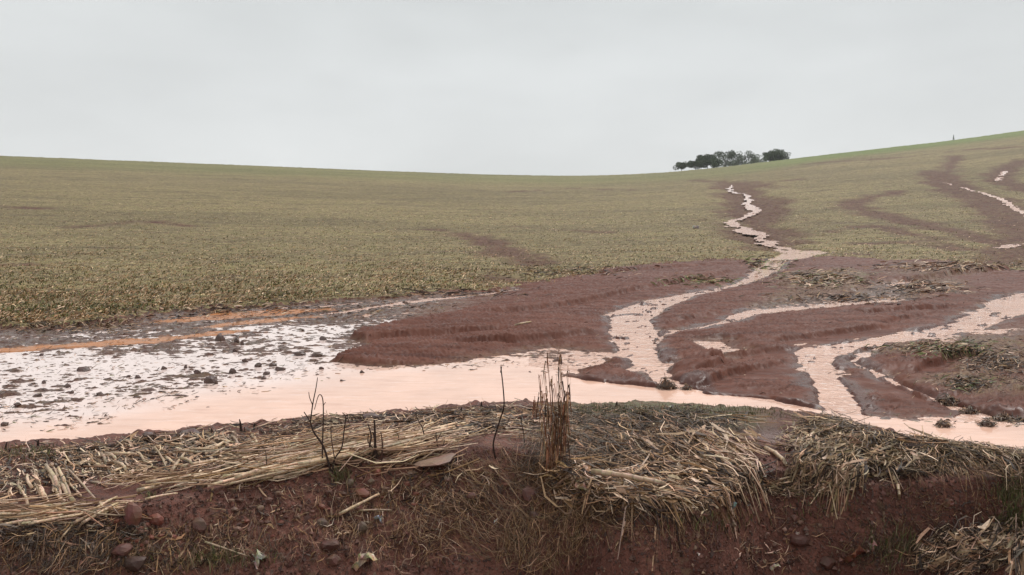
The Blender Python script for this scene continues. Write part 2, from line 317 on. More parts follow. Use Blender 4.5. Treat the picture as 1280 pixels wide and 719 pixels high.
def ground_at(x, y):
    """height of the finished ground, read off the grid"""
    x = np.asarray(x, float); y = np.asarray(y, float)
    t = np.arctan2(x, y); r = np.hypot(x, y)
    ti = np.interp(t, th, np.arange(len(th))); ri = np.interp(r, rr, np.arange(len(rr)))
    i = np.minimum(ri.astype(int), len(rr)-2); j = np.minimum(ti.astype(int), len(th)-2); a = ri-i; c = ti-j
    return (GZ[i,j]*(1-c)+GZ[i,j+1]*c)*(1-a)+(GZ[i+1,j]*(1-c)+GZ[i+1,j+1]*c)*a
def hit(px, row, y0=2.75, y1=330, n=1500):
    """first meeting of a sight line with the finished ground"""
    px = np.atleast_1d(np.asarray(px, float)); row = np.atleast_1d(np.asarray(row, float)); row, px = np.broadcast_arrays(row, px)
    ox = np.zeros(px.shape); oy = np.zeros(px.shape)
    ys = np.geomspace(y0, y1, n)[None, :]
    for s in range(0, len(px), 2000):
        u = ((px[s:s+2000]-640)/FPX)[:, None]; T = ((HOR-row[s:s+2000])/FPX)[:, None]
        d = ground_at(u*ys, ys+0*u)-(EYE+T*ys); h = d >= 0
        idx = np.where(h.any(1), np.argmax(h, 1), np.argmax(d, 1)); yv = ys[0, idx]
        ox[s:s+2000] = u[:, 0]*yv; oy[s:s+2000] = yv
    return ox, oy, ground_at(ox, oy)

# ---------------------------------------------------------------- materials
def mat(name):
    m = bpy.data.materials.new(name); m.use_nodes = True; t = m.node_tree; t.nodes.clear()
    o = t.nodes.new('ShaderNodeOutputMaterial'); p = t.nodes.new('ShaderNodeBsdfPrincipled'); t.links.new(p.outputs[0], o.inputs[0])
    return m, t, p
class Sh:
    def __init__(s, t): s.t = t
    def n(s, k): return s.t.nodes.new(k)
    def put(s, v, sock):
        if hasattr(v, 'is_output'): s.t.links.new(v, sock)
        else:
            if isinstance(v, tuple) and len(v) == 3 and sock.type == 'RGBA': v = (*v, 1)
            sock.default_value = v
    def coord(s, scale=(1,1,1), rot=0):
        c = s.n('ShaderNodeTexCoord'); m = s.n('ShaderNodeMapping'); m.inputs['Scale'].default_value = scale; m.inputs['Rotation'].default_value = (0,0,rot)
        s.t.links.new(c.outputs['Object'], m.inputs[0]); return m.outputs[0]
    def noise(s, vec, scale, detail=4, rough=.55, dist=0):
        q = s.n('ShaderNodeTexNoise'); s.t.links.new(vec, q.inputs['Vector']); q.inputs['Scale'].default_value = scale; q.inputs['Detail'].default_value = detail
        q.inputs['Roughness'].default_value = rough; q.inputs['Distortion'].default_value = dist; return q.outputs[0]
    def vor(s, vec, scale, out='Color', rnd=1):
        q = s.n('ShaderNodeTexVoronoi'); s.t.links.new(vec, q.inputs['Vector']); q.inputs['Scale'].default_value = scale; q.inputs['Randomness'].default_value = rnd; return q.outputs[out]
    def rng(s, v, a, b, c=0, d=1):
        q = s.n('ShaderNodeMapRange'); q.interpolation_type = 'SMOOTHSTEP'; s.put(v, q.inputs[0])
        for i, w in enumerate((a,b,c,d)): q.inputs[i+1].default_value = w
        return q.outputs[0]
    def mix(s, f, a, b):
        q = s.n('ShaderNodeMix'); q.data_type = 'RGBA'; s.put(f, q.inputs[0]); s.put(a, q.inputs[6]); s.put(b, q.inputs[7]); return q.outputs[2]
    def math(s, op, a, b=0):
        q = s.n('ShaderNodeMath'); q.operation = op; s.put(a, q.inputs[0]); s.put(b, q.inputs[1]); return q.outputs[0]
    def attr(s, name, ch=None):
        q = s.n('ShaderNodeAttribute'); q.attribute_name = name
        if ch is None: return q.outputs['Color']
        x = s.n('ShaderNodeSeparateColor'); s.t.links.new(q.outputs['Color'], x.inputs[0]); return x.outputs[ch]
    def bump(s, h, strength, dist, prev=None):
        q = s.n('ShaderNodeBump'); q.inputs['Strength'].default_value = strength; q.inputs['Distance'].default_value = dist; s.put(h, q.inputs['Height'])
        if prev is not None: s.t.links.new(prev, q.inputs['Normal'])
        return q.outputs[0]

def mud_nodes(s):
    """wet red earth: colour, roughness"""
    v = s.coord(); vf = s.coord((1,1,1), math.radians(-47))
    sv = s.coord((.35,2.6,1), math.radians(43)); 
    st = s.noise(sv, 1.2, 5, .6)
    fine = s.noise(v, 40, 5, .65); mid = s.noise(v, 3.0, 5, .6)
    c = s.mix(s.rng(st,.35,.65), (.104,.039,.026), (.164,.070,.050))
    c = s.mix(s.rng(fine,.30,.7), s.mix(.22,c,(.040,.014,.010)), c)
    c = s.mix(s.rng(mid,.55,.75,0,.5), c, (.165,.076,.054))
    ln1 = s.noise(s.coord((.16,7,1), math.radians(43)), 1.0, 4, .6); ln2 = s.noise(s.coord((.5,14,1), math.radians(35)), 1.0, 3, .6)
    c = s.mix(s.rng(ln1,.54,.66,0,.55), c, (.050,.019,.015)); c = s.mix(s.rng(ln2,.56,.68,0,.22), c, (.17,.080,.062))
    c = s.mix(s.rng(s.noise(v,11,5,.75),.60,.70,0,.6), c, (.035,.016,.012))
    c = s.mix(s.rng(s.noise(s.coord((.6,1.6,1)),4,6,.85),.55,.64,0,.5), c, (.055,.024,.017)); c = s.mix(s.rng(s.noise(s.coord((.5,1.8,1)),3,6,.85),.57,.66,0,.4), c, (.22,.11,.082))
    return c, st, fine, mid, v
def make_mud():
    m, t, p = mat('wet_red_mud'); s = Sh(t)
    c, st, fine, mid, v = mud_nodes(s)
    wet = s.attr('m2', 1); straw = s.attr('m1', 2); org = s.attr('m2', 0)
    n3 = s.noise(v, 14, 4, .7); vs = s.coord((1,1,1)); 
    sc = s.mix(s.rng(n3,.42,.62), (.100,.055,.042), (.21,.14,.088))
    sc = s.mix(s.rng(s.noise(v,55,3,.6),.58,.68), sc, (.33,.27,.16))
    sc = s.mix(s.rng(s.noise(v,2.2,3,.6),.55,.7,0,.5), sc, (.12,.13,.045))
    c = s.mix(s.math('MULTIPLY', straw, .75), c, sc)
    c = s.mix(s.rng(wet,.3,1,0,.55), c, (.050,.020,.016))
    c = s.mix(s.math('MULTIPLY', org, s.rng(s.noise(v,6,4,.6),.3,.42)), c, (.40,.165,.065))
    s.put(c, p.inputs['Base Color']); s.put(s.rng(wet,.35,1,.035,.12), p.inputs['Specular IOR Level'])
    r = s.rng(s.noise(v,5,4,.6),.3,.7,.30,.62); s.put(s.math('SUBTRACT', r, s.math('MULTIPLY', wet, .22)), p.inputs['Roughness'])
    b = s.bump(s.noise(s.coord((.25,2.4,1), math.radians(43)), 2.2, 3, .5), .35, .03)
    b = s.bump(fine, .22, .006, b); s.put(s.bump(s.noise(v,110,2,.6),.15,.003,b), p.inputs['Normal'])
    return m
def make_bank():
    m, t, p = mat('dark_red_soil'); s = Sh(t); v = s.coord()
    a = s.noise(v, 4, 6, .65); f = s.noise(v, 28, 6, .7); g = s.noise(v, 120, 3, .6)
    c = s.mix(s.rng(a,.35,.65), (.105,.036,.024), (.215,.086,.060))
    c = s.mix(s.rng(f,.35,.65), s.mix(.5,c,(.035,.013,.009)), c)
    c = s.mix(s.rng(g,.55,.75,0,.6), c, (.20,.095,.075))
    c = s.mix(s.rng(s.noise(v,9,4,.7),.58,.72,0,.55), c, (.15,.105,.06))
    gr = s.attr('m2', 2); c = s.mix(s.math('MULTIPLY',gr,s.rng(s.noise(v,16,4,.7),.35,.6,.2,.9)), c, (.12,.115,.055))
    pud = s.attr('pud', 0)
    c = s.mix(pud, c, (.20,.125,.11))
    s.put(c, p.inputs['Base Color'])
    s.put(s.mix(pud, s.rng(f,.3,.7,.45,.8), (.22,.22,.22)), p.inputs['Roughness'])
    b = s.bump(f, .8, .03); b = s.bump(g, .6, .008, b); b = s.bump(s.vor(v, 60, 'Distance'), .5, .01, b)
    q = s.n('ShaderNodeMix'); q.data_type='RGBA'
    s.put(b, p.inputs['Normal']); p.inputs['Specular IOR Level'].default_value = .25
    return m
def make_field():
    m, t, p = mat('stubble_field'); s = Sh(t); v = s.coord()
    vr = s.coord((.45,1.0,1)); big = s.noise(s.coord((.25,1,1)), .10, 4, .6); md = s.noise(s.coord((.3,1,1)), .55, 4, .65)
    f1 = s.noise(vr, 5.5, 4, .75); f2 = s.noise(vr, 17, 3, .7)
    f3 = s.noise(vr, 2.2, 5, .8)
    c = s.mix(s.rng(f1,.42,.58), (.085,.054,.030), (.27,.195,.095))
    g = s.mix(s.rng(f2,.4,.6), (.105,.100,.028), (.235,.210,.068))
    c = s.mix(s.rng(f3,.44,.60,0,.8), c, g)
    c = s.mix(s.rng(f2,.54,.64,0,.85), c, (.50,.39,.21))
    c = s.mix(s.rng(big,.42,.62,0,.45), c, (.085,.062,.030))
    c = s.mix(s.rng(md,.52,.70,0,.6), c, (.060,.034,.024))
    ln_ = s.noise(s.coord((.035,1.3,1), math.radians(4)), 1.0, 3, .6); c = s.mix(s.rng(ln_,.52,.68,0,.55), c, (.060,.044,.024))
    ln3 = s.noise(s.coord((.10,4.2,1), math.radians(3)), 1.0, 3, .6); c = s.mix(s.rng(ln3,.54,.66,0,.5), c, (.075,.050,.028)); ln4 = s.noise(s.coord((.12,3.1,1), math.radians(5)), 1.3, 3, .6); c = s.mix(s.rng(ln4,.56,.68,0,.4), c, (.33,.26,.12))
    c = s.mix(s.rng(s.noise(v,1.1,5,.75),.58,.70,0,.6), c, (.13,.062,.042))
    c = s.mix(s.math('MULTIPLY', s.attr('m2',3) if False else s.attr('dirt',0), s.rng(f1,.34,.66,1,.55)), c, (.085,.032,.024))
    k1 = s.noise(s.coord((.55,1.5,1)), 1.5, 6, .85); k2 = s.noise(s.coord((.7,1.2,1)), 3.2, 5, .85)
    dirtm = s.attr('dirt',0)
    c = s.mix(s.rng(k1,.53,.62,0,.7), c, s.mix(dirtm, (.060,.042,.020), (.045,.017,.012)))
    c = s.mix(s.rng(k2,.53,.61,0,.7), c, s.mix(dirtm, (.37,.30,.145), (.19,.085,.060)))
    grn = s.attr('m2', 2)
    c = s.mix(s.math('MULTIPLY', s.math('MULTIPLY', grn, s.rng(s.attr('pud',1),0,1,.35,1.0)), s.rng(f1,.3,.6,.9,.45)), c, (.085,.17,.018))
    s.put(c, p.inputs['Base Color']); p.inputs['Roughness'].default_value = .85; p.inputs['Specular IOR Level'].default_value = .25
    b = s.bump(f1, .8, .12); b = s.bump(f2, .6, .05, b); s.put(b, p.inputs['Normal'])
    return m
def make_water(name, col, rip, pale=None):
    m, t, p = mat(name); s = Sh(t); v = s.coord((1,1,1))
    n = s.noise(s.coord((1,.6,1), .6), 1.5, 3, .5)
    c = s.mix(s.rng(n,.35,.65), col, tuple(a*.9 for a in col))
    st = s.noise(s.coord((.5,2.6,1), math.radians(38)), 3.2, 5, .65)
    c = s.mix(s.rng(st,.46,.70,0,.8 if rip > .2 else .35), c, tuple(a*b for a,b in zip(col,(.62,.50,.44)))); c = s.mix(s.rng(s.noise(s.coord((1,3,1), math.radians(45)),4,5,.75),.52,.66,0,.75 if rip > .2 else .2), c, (.88,.76,.70))
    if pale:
        c = s.mix(s.attr('pale',0), c, s.mix(s.rng(n,.35,.65), pale, tuple(a*.93 for a in pale)))  # glare painted into the base colour where the mask is set
    s.put(c, p.inputs['Base Color']); p.inputs['Roughness'].default_value = .06; p.inputs['IOR'].default_value = 1.33
    b = s.bump(s.noise(s.coord((2,1,1), .8), 8 if rip > .2 else 3, 4, .6), rip, .03)
    s.put(b, p.inputs['Normal']); return m
M_MUD, M_BANK, M_FIELD = make_mud(), make_bank(), make_field()
M_POOL = make_water('silty_pool_water', (.78,.49,.37), .05, (.77,.62,.57))  # last colour is the puddle's painted glare
M_STREAM = make_water('silty_stream_water', (.76,.48,.37), 1.0)
def make_tint(name, rough=.6, spec=.3, sub=0, bscale=60, streak=True, perobj=False):
    m, t, p = mat(name); s = Sh(t); v = s.coord()
    c = s.attr('tint')
    n = s.noise(v, bscale, 3, .6)
    c = s.mix(s.rng(n,.35,.7,0,.55), c, s.mix(.6, c, (.05,.03,.02)))
    if perobj:
        oi = s.n('ShaderNodeObjectInfo'); hsv = s.n('ShaderNodeHueSaturation'); t.links.new(c, hsv.inputs['Color'])
        s.put(s.rng(oi.outputs['Random'],0,1,.65,1.25), hsv.inputs['Value']); c = hsv.outputs[0]
    s.put(c, p.inputs['Base Color']); p.inputs['Roughness'].default_value = rough; p.inputs['Specular IOR Level'].default_value = spec
    s.put(s.bump(n, .4, .004), p.inputs['Normal'])
    return m
M_STRAW = make_tint('dry_straw'); M_STALK = make_tint('dry_maize_stalk', .5, .4, perobj=True, bscale=25)
M_LEAF = make_tint('green_leaves', .6, .3); M_STONE = make_tint('stone', .6, .4, bscale=18); M_TREE = make_tint('tree_leaves', .7, .2, bscale=3)
M_TWIG = make_tint('dark_twig', .7, .2); M_CLOD = make_tint('mud_clod', .5, .5, bscale=30)

# ---------------------------------------------------------------- mesh helpers
def add_obj(name, me, m, parent=None, kind=None, label=None, cat=None, group=None, loc=None):
    o = bpy.data.objects.new(name, me); COL.objects.link(o)
    if m and not me.materials: me.materials.append(m)
    if parent: o.parent = parent
    for k, v in (('kind',kind),('label',label),('category',cat),('group',group)):
        if v: o[k] = v
    if loc is not None: o.location = loc
    return o
def np_mesh(name, V, F, tint=None, smooth=True):
    """V (n,3); F (m,k) with constant k or a list of such arrays; tint (n,3)"""
    me = bpy.data.meshes.new(name); Fs = F if isinstance(F, list) else [F]
    loops = np.concatenate([f.ravel() for f in Fs]).astype(np.int32)
    sizes = np.concatenate([np.full(len(f), f.shape[1]) for f in Fs]); starts = np.concatenate([[0], np.cumsum(sizes)[:-1]]).astype(np.int32)
    me.vertices.add(len(V)); me.vertices.foreach_set('co', np.ascontiguousarray(V, np.float32).ravel())
    me.loops.add(len(loops)); me.loops.foreach_set('vertex_index', loops)
    me.polygons.add(len(sizes)); me.polygons.foreach_set('loop_start', starts); me.polygons.foreach_set('loop_total', sizes.astype(np.int32))
    me.polygons.foreach_set('use_smooth', np.full(len(sizes), smooth, bool))
    me.update(calc_edges=True); me.validate()
    if tint is not None: set_attr(me, 'tint', tint)
    return me
def set_attr(me, name, rgb):
    a = me.attributes.new(name, 'FLOAT_COLOR', 'POINT'); rgb = np.asarray(rgb, np.float32)
    if rgb.ndim == 1: rgb = np.tile(rgb, (len(me.vertices), 1))
    q = np.ones((len(rgb), 4), np.float32); q[:, :rgb.shape[1]] = rgb; a.data.foreach_set('color', q.ravel())

# ---------------------------------------------------------------- ground objects
nr, nc = GXX.shape
idx = np.arange(nr*nc).reshape(nr, nc)
jn = np.concatenate([np.arange(1, nc), [0]])
quads = np.stack([idx[:-1, :], idx[:-1, jn], idx[1:, jn], idx[1:, :]], -1).reshape(-1, 4)
VV = np.stack([GXX.ravel(), GYY.ravel(), GZ.ravel()], 1)
fm = ATT['field'].ravel(); bm_ = ATT['bank'].ravel()
qf = fm[quads].mean(1); qb = bm_[quads].mean(1)
kindq = np.where((qb > .5) | (np.hypot(VV[quads[:,0],0],VV[quads[:,0],1]) < 2.5), 2, np.where(qf > .5, 1, 0))
for kq, nm, mt in ((0,'mud_flat',M_MUD),(1,'hillside_field',M_FIELD),(2,'earth_bank',M_BANK)):
    q = quads[kindq == kq]; used, inv = np.unique(q, return_inverse=True); q = inv.reshape(q.shape); V = VV[used]
    fs = [q[:, ::-1]]
    if kq == 2:
        V = np.concatenate([V, [[0,0,0.0]]]); ring = np.array([np.searchsorted(used, i) for i in idx[0]])
        fs.append(np.stack([np.full(nc, len(V)-1), ring[jn], ring], 1)[:, ::-1])
    me = np_mesh(nm, V, fs)
    def A(*ks):
        a = np.stack([ATT[k].ravel()[used] if k else np.zeros(len(used)) for k in ks], 1)
        return np.concatenate([a, np.zeros((1,3))]) if kq == 2 else a
    set_attr(me, 'm1', A('field','mud','straw')); set_attr(me, 'm2', A('orange','wet','green'))
    set_attr(me, 'dirt', A('dirt','dirt','dirt')); set_attr(me, 'pud', A('puddle','right','puddle'))
    add_obj(nm, me, mt, kind='structure')
# water sheets
GLAREW = ATT['pale']
Zw = GB.copy(); wy = GYY.ravel(); wxu = (GXX/np.maximum(GYY,1)).ravel()
ok = (WD.ravel() < .22) & (wy > 5.0) & (np.abs(wxu) < 1.0) & (wy < 200)
qa = ok[quads].all(1) & (np.minimum.reduce([VV[quads[:,i],2] for i in range(4)]) < np.maximum(0, Zw.ravel()[quads[:,0]])+.03)
WV = np.stack([GXX.ravel(), GYY.ravel(), np.where(wy < 9, Zw.ravel()*1.0, Zw.ravel())], 1)
cxp = (WV[quads[:,0],0]/np.maximum(WV[quads[:,0],1],1))*FPX+640; ry = HOR-(WV[quads[:,0],2]-EYE)/np.maximum(WV[quads[:,0],1],1)*FPX
oc = ATT['orange'].ravel()[quads[:,0]] > .5
poolm = (((cxp < 660) & (ry > 398)) | (ry > np.interp(cxp,[640,880,1000,1100,1280,1400],[455,490,510,524,532,545])))
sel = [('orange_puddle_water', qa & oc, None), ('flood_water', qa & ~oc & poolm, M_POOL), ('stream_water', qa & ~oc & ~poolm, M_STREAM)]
M_ORANGE = make_water('rusty_puddle_water', (.52,.20,.07), .05); 
for nm, mk, mt in sel:
    q = quads[mk]; used, inv = np.unique(q, return_inverse=True)
    me = np_mesh(nm, WV[used], inv.reshape(q.shape)[:, ::-1]); pl_ = GLAREW.ravel()[used]; set_attr(me, 'pale', np.stack([pl_]*3,1)); add_obj(nm, me, mt or M_ORANGE, kind='structure')

# ---------------------------------------------------------------- loose pieces joined as stuff
def frames(d):
    d = d/np.maximum(np.linalg.norm(d, axis=1, keepdims=True), 1e-9)
    up = np.zeros_like(d); up[:, 2] = 1; s = np.cross(d, up); s /= np.maximum(np.linalg.norm(s, axis=1, keepdims=True), 1e-6)
    return d, s, np.cross(s, d)
def tubes(P, Rd, sides=4):
    """P (n,k,3) centre lines, Rd (n,k) radii -> verts, quads"""
    n, k, _ = P.shape; d = P[:, -1]-P[:, 0]; d, s, u = frames(d)
    a = np.arange(sides)/sides*2*math.pi+.4
    off = np.cos(a)[None,None,:,None]*s[:,None,None,:]+np.sin(a)[None,None,:,None]*u[:,None,None,:]
    V = (P[:,:,None,:]+Rd[:,:,None,None]*off).reshape(-1, 3)
    b = (np.arange(n)*k*sides)[:,None,None]; i = np.arange(k-1)[None,:,None]*sides; j = np.arange(sides)[None,None,:]; j2 = (j+1) % sides
    F = np.stack([b+i+j, b+i+j2, b+i+sides+j2, b+i+sides+j], -1).reshape(-1, 4)
    C1 = (b[:,0,:]+np.arange(sides)[None,::-1]); C2 = (b[:,0,:]+(k-1)*sides+np.arange(sides)[None,:])
    return V, [F, C1.reshape(-1, sides), C2.reshape(-1, sides)], k*sides
def ribbons(P, Wd, roll=None):
    """P (n,k,3), Wd (n,k) widths -> verts, quads: thin curled leaves"""
    n, k, _ = P.shape; d, s, u = frames(P[:, -1]-P[:, 0])
    if roll is None: roll = rng.uniform(-1.2, 1.2, n)
    w = np.cos(roll)[:,None]*s+np.sin(roll)[:,None]*u
    V = np.stack([P-Wd[...,None]*w[:,None,:]/2, P+Wd[...,None]*w[:,None,:]/2], 2).reshape(-1, 3)
    b = (np.arange(n)*k*2)[:,None]; i = np.arange(k-1)[None,:]*2
    F = np.stack([b+i, b+i+1, b+i+3, b+i+2], -1).reshape(-1, 4)
    return V, [F], k*2
def merge(name, parts, m, **kw):
    """parts: (verts, faces, verts per piece, tint per piece)"""
    Vs = []; Fs = {}; T = []; o = 0
    for V, F, per, tint in parts:
        Vs.append(V); T.append(np.repeat(tint, per, 0))
        for f in F: Fs.setdefault(f.shape[1], []).append(f+o)
        o += len(V)
    return add_obj(name, np_mesh(name, np.concatenate(Vs), [np.concatenate(f) for f in Fs.values()], np.concatenate(T)), m, **kw)
PALE = (.74,.535,.38); TAN = (.43,.258,.152); OCHRE = (.27,.15,.065); GREY = (.15,.115,.09); DARK = (.045,.026,.019); OLIVE = (.25,.17,.09); RED = (.20,.085,.045)
def tints(n, cols, w):
    c = np.array(cols)[rng.choice(len(cols), n, p=np.array(w)/sum(w))]
    return c*np.clip(np.exp(rng.normal(-.22, .38, (n,1))), .25, 1.3)*rng.uniform(.93, 1.07, (n,3))

# straw and weeds lying on the field
n = 150000
rowp = 1/rng.uniform(1/85., 1/12.5, n); up = rng.uniform(-.78, .78, n)
X = up*rowp; Y = rowp
ex, ey = px2w(FIELD_EDGE[:,0], FIELD_EDGE[:,1])
fe = np.interp(up, ex/ey, ey)
keep = (Y > fe*(.985+.03*fbm(X*.8, Y*.8, 3, 4))-np.where(rng.random(n)<.12, rng.exponential(.8,n), 0))
fi = np.interp(np.arctan2(X,Y), th, np.arange(len(th))).astype(int); ri = np.interp(np.hypot(X,Y), rr, np.arange(len(rr))).astype(int)
drt = ATT['dirt'][ri, fi]; wd = WD[ri, fi]
dens = .55+.75*fbm(X*.35, Y*.35, 3, 120)+.25*fbm(X*1.6,Y*1.6,2,121)
keep &= (rng.uniform(0,1,n) < np.clip(dens,.15,1)*(1-.80*drt)) & (wd > .1)
X = X[keep]; Y = Y[keep]; n = len(X)
an = rng.normal(0, .9, n); ln = rng.uniform(.04,.13,n)*(.8+Y*.008)*np.where(rng.random(n)<.12,1.7,1); wdt = rng.uniform(.007,.018,n)*(1+Y*.016)
dx = np.cos(an)*ln/2; dy = np.sin(an)*ln/2
z0 = ground_at(X-dx,Y-dy)+.008; z1 = ground_at(X+dx,Y+dy)+.008; zm = np.maximum(ground_at(X,Y), (z0+z1)/2)+.015; lift = rng.uniform(-.01,.07,n)
P = np.stack([np.stack([X-dx,Y-dy,z0],1), np.stack([X,Y,zm+lift*.5],1), np.stack([X+dx,Y+dy,z1+np.maximum(lift,0)],1)],1)
tA = ribbons(P, np.stack([wdt*.7,wdt,wdt*.5],1))+(tints(n, [PALE,TAN,OCHRE,GREY,OLIVE],[3.4,4.4,1.6,1.6,2.4])*1.2*np.array([1,.98,.88]),)
merge('straw_mulch', [tA], M_STRAW, kind='stuff', label='chopped straw scattered over the hillside field', cat='straw')
n = 60000
rowp = 1/rng.uniform(1/95., 1/12.5, n); up = rng.uniform(-.78,.78,n); X = up*rowp; Y = rowp; fe = np.interp(up, ex/ey, ey)
fi = np.interp(np.arctan2(X,Y), th, np.arange(len(th))).astype(int); ri = np.interp(np.hypot(X,Y), rr, np.arange(len(rr))).astype(int)
dens = .5+.9*fbm(X*.3,Y*.5,3,130)+.5*sm(30,80,Y); dens = np.where(Y < fe, 0.0*Y, dens*(1-.8*ATT['dirt'][ri,fi])); grn_low = Y < fe
keep = (rng.uniform(0,1,n) < dens) & (WD[ri,fi] > .12); X = X[keep]; Y = Y[keep]; n = len(X); grn_low = grn_low[keep]
an = rng.uniform(0,6.28,n); hh = rng.uniform(.025,.075,n)*(1+Y*.006)*np.where(grn_low,.45,1); dx = np.cos(an)*hh*.6; dy = np.sin(an)*hh*.6; zz = ground_at(X,Y)
P = np.stack([np.stack([X,Y,zz-.01],1), np.stack([X+dx*.5,Y+dy*.5,zz+hh*.8],1), np.stack([X+dx,Y+dy,zz+hh],1)],1)
wdt = rng.uniform(.012,.03,n)*(1+Y*.01)
merge('weed_seedlings', [ribbons(P, np.stack([wdt*.6,wdt,wdt*.2],1))+(tints(n,[(.13,.135,.035),(.18,.17,.055),(.08,.095,.03)],[3,3,1]),)], M_LEAF, kind='stuff', label='small green weeds sprouting among the straw on the field', cat='weeds')

# straw litter scraps on the wet mud and in the flooded stubble
n = 60000
Y = 1/rng.uniform(1/34., 1/5.8, n); up = rng.uniform(-.78,.78,n); X = up*Y
fi = np.interp(np.arctan2(X,Y), th, np.arange(len(th))).astype(int); ri = np.interp(np.hypot(X,Y), rr, np.arange(len(rr))).astype(int)
z = ground_at(X,Y); w = GB[ri,fi]
farw = np.clip((Y-11)/6,0,1)
keep = (ATT['field'][ri,fi] < .5) & (ATT['bank'][ri,fi] < .3) & (z > w-.025) & (rng.random(n) < .35+.65*farw) & (rng.random(n) < ATT['straw'][ri,fi]*.9+.07)
X=X[keep];Y=Y[keep];n=len(X); an = rng.normal(0,.6,n); ln = rng.uniform(.02,.075,n)*(1+np.maximum(Y-14,0)*.05); dx=np.cos(an)*ln/2; dy=np.sin(an)*ln/2
z0=np.maximum(ground_at(X-dx,Y-dy),0)+.004; z1=np.maximum(ground_at(X+dx,Y+dy),0)+.004+rng.uniform(0,.03,n)*(rng.random(n)<.4)
P=np.stack([np.stack([X-dx,Y-dy,z0],1),np.stack([X,Y,np.maximum((z0+z1)/2,ground_at(X,Y)+.005)],1),np.stack([X+dx,Y+dy,z1],1)],1); wdt=rng.uniform(.003,.010,n)*(1+np.maximum(Y-10,0)*.08)
merge('mud_litter', [ribbons(P, np.stack([wdt*.7,wdt,wdt*.5],1))+(tints(n,[DARK,GREY,TAN,PALE,(.16,.16,.06)],[5,2,2.4,.8,1.2]),)], M_STRAW, kind='stuff', label='dark straw scraps stuck in the wet mud round the puddle', cat='litter')

# stranded straw tufts out on the mud
Ps = []; Wd_ = []; Tn = []
for cx, cy, sx_, sy_, cnt, cl, wt in ((1025,350,52,9,650,[TAN,PALE,DARK,(.16,.17,.05)],[4,2,2,2]),(1180,437,60,9,650,[TAN,DARK,(.14,.17,.045),PALE],[3,3,4,1]),(1250,455,38,14,500,[TAN,DARK,GREY],[3,4,2]),(1210,481,26,8,350,[TAN,DARK,(.14,.16,.05)],[3,4,2]),(1150,360,60,8,350,[TAN,DARK,PALE],[3,4,1]),
        (1180,334,80,5,450,[TAN,DARK,PALE],[4,3,2]),(1060,374,80,6,300,[TAN,DARK,GREY],[3,4,2]),(960,332,26,8,260,[TAN,(.17,.19,.05),DARK],[2,4,2]),(880,352,50,5,200,[(.17,.19,.05),TAN],[3,2]),(700,340,90,6,250,[DARK,TAN],[3,2]),(300,388,200,10,700,[TAN,DARK,PALE,OLIVE],[3,4,1,2]),(80,408,110,9,500,[TAN,DARK,PALE,OLIVE],[3,4,1,2]),(560,368,90,5,260,[DARK,TAN],[3,2]),(1255,528,34,3,160,[DARK,OLIVE],[3,2])):
    px = rng.normal(cx, sx_*.55, cnt); rw = rng.normal(cy, sy_*.6, cnt); x, y, z = hit(px, rw, 5, 60, 900)
    l = rng.uniform(4, 13, cnt)/FPX*y; an = rng.normal(0, .8, cnt); dx = np.cos(an)*l/2; dy = np.sin(an)*l/2
    za = ground_at(x-dx,y-dy)+.012; zb = ground_at(x+dx,y+dy)+.012+rng.uniform(0,.35,cnt)*l*(rng.random(cnt)<.4); zc = np.maximum((za+zb)/2,z+.012)+rng.uniform(0,.1,cnt)*l
    Ps.append(np.stack([np.stack([x-dx,y-dy,za],1),np.stack([x,y,zc],1),np.stack([x+dx,y+dy,zb],1)],1)); w_ = rng.uniform(.7,1.5,cnt)/FPX*y; Wd_.append(np.stack([w_*.8,w_,w_*.6],1)); Tn.append(tints(cnt,cl,wt))
merge('stranded_straw', [ribbons(np.concatenate(Ps), np.concatenate(Wd_))+(np.concatenate(Tn),)], M_STRAW, kind='stuff', label='wet straw tufts stranded in patches on the mud flat', cat='straw')

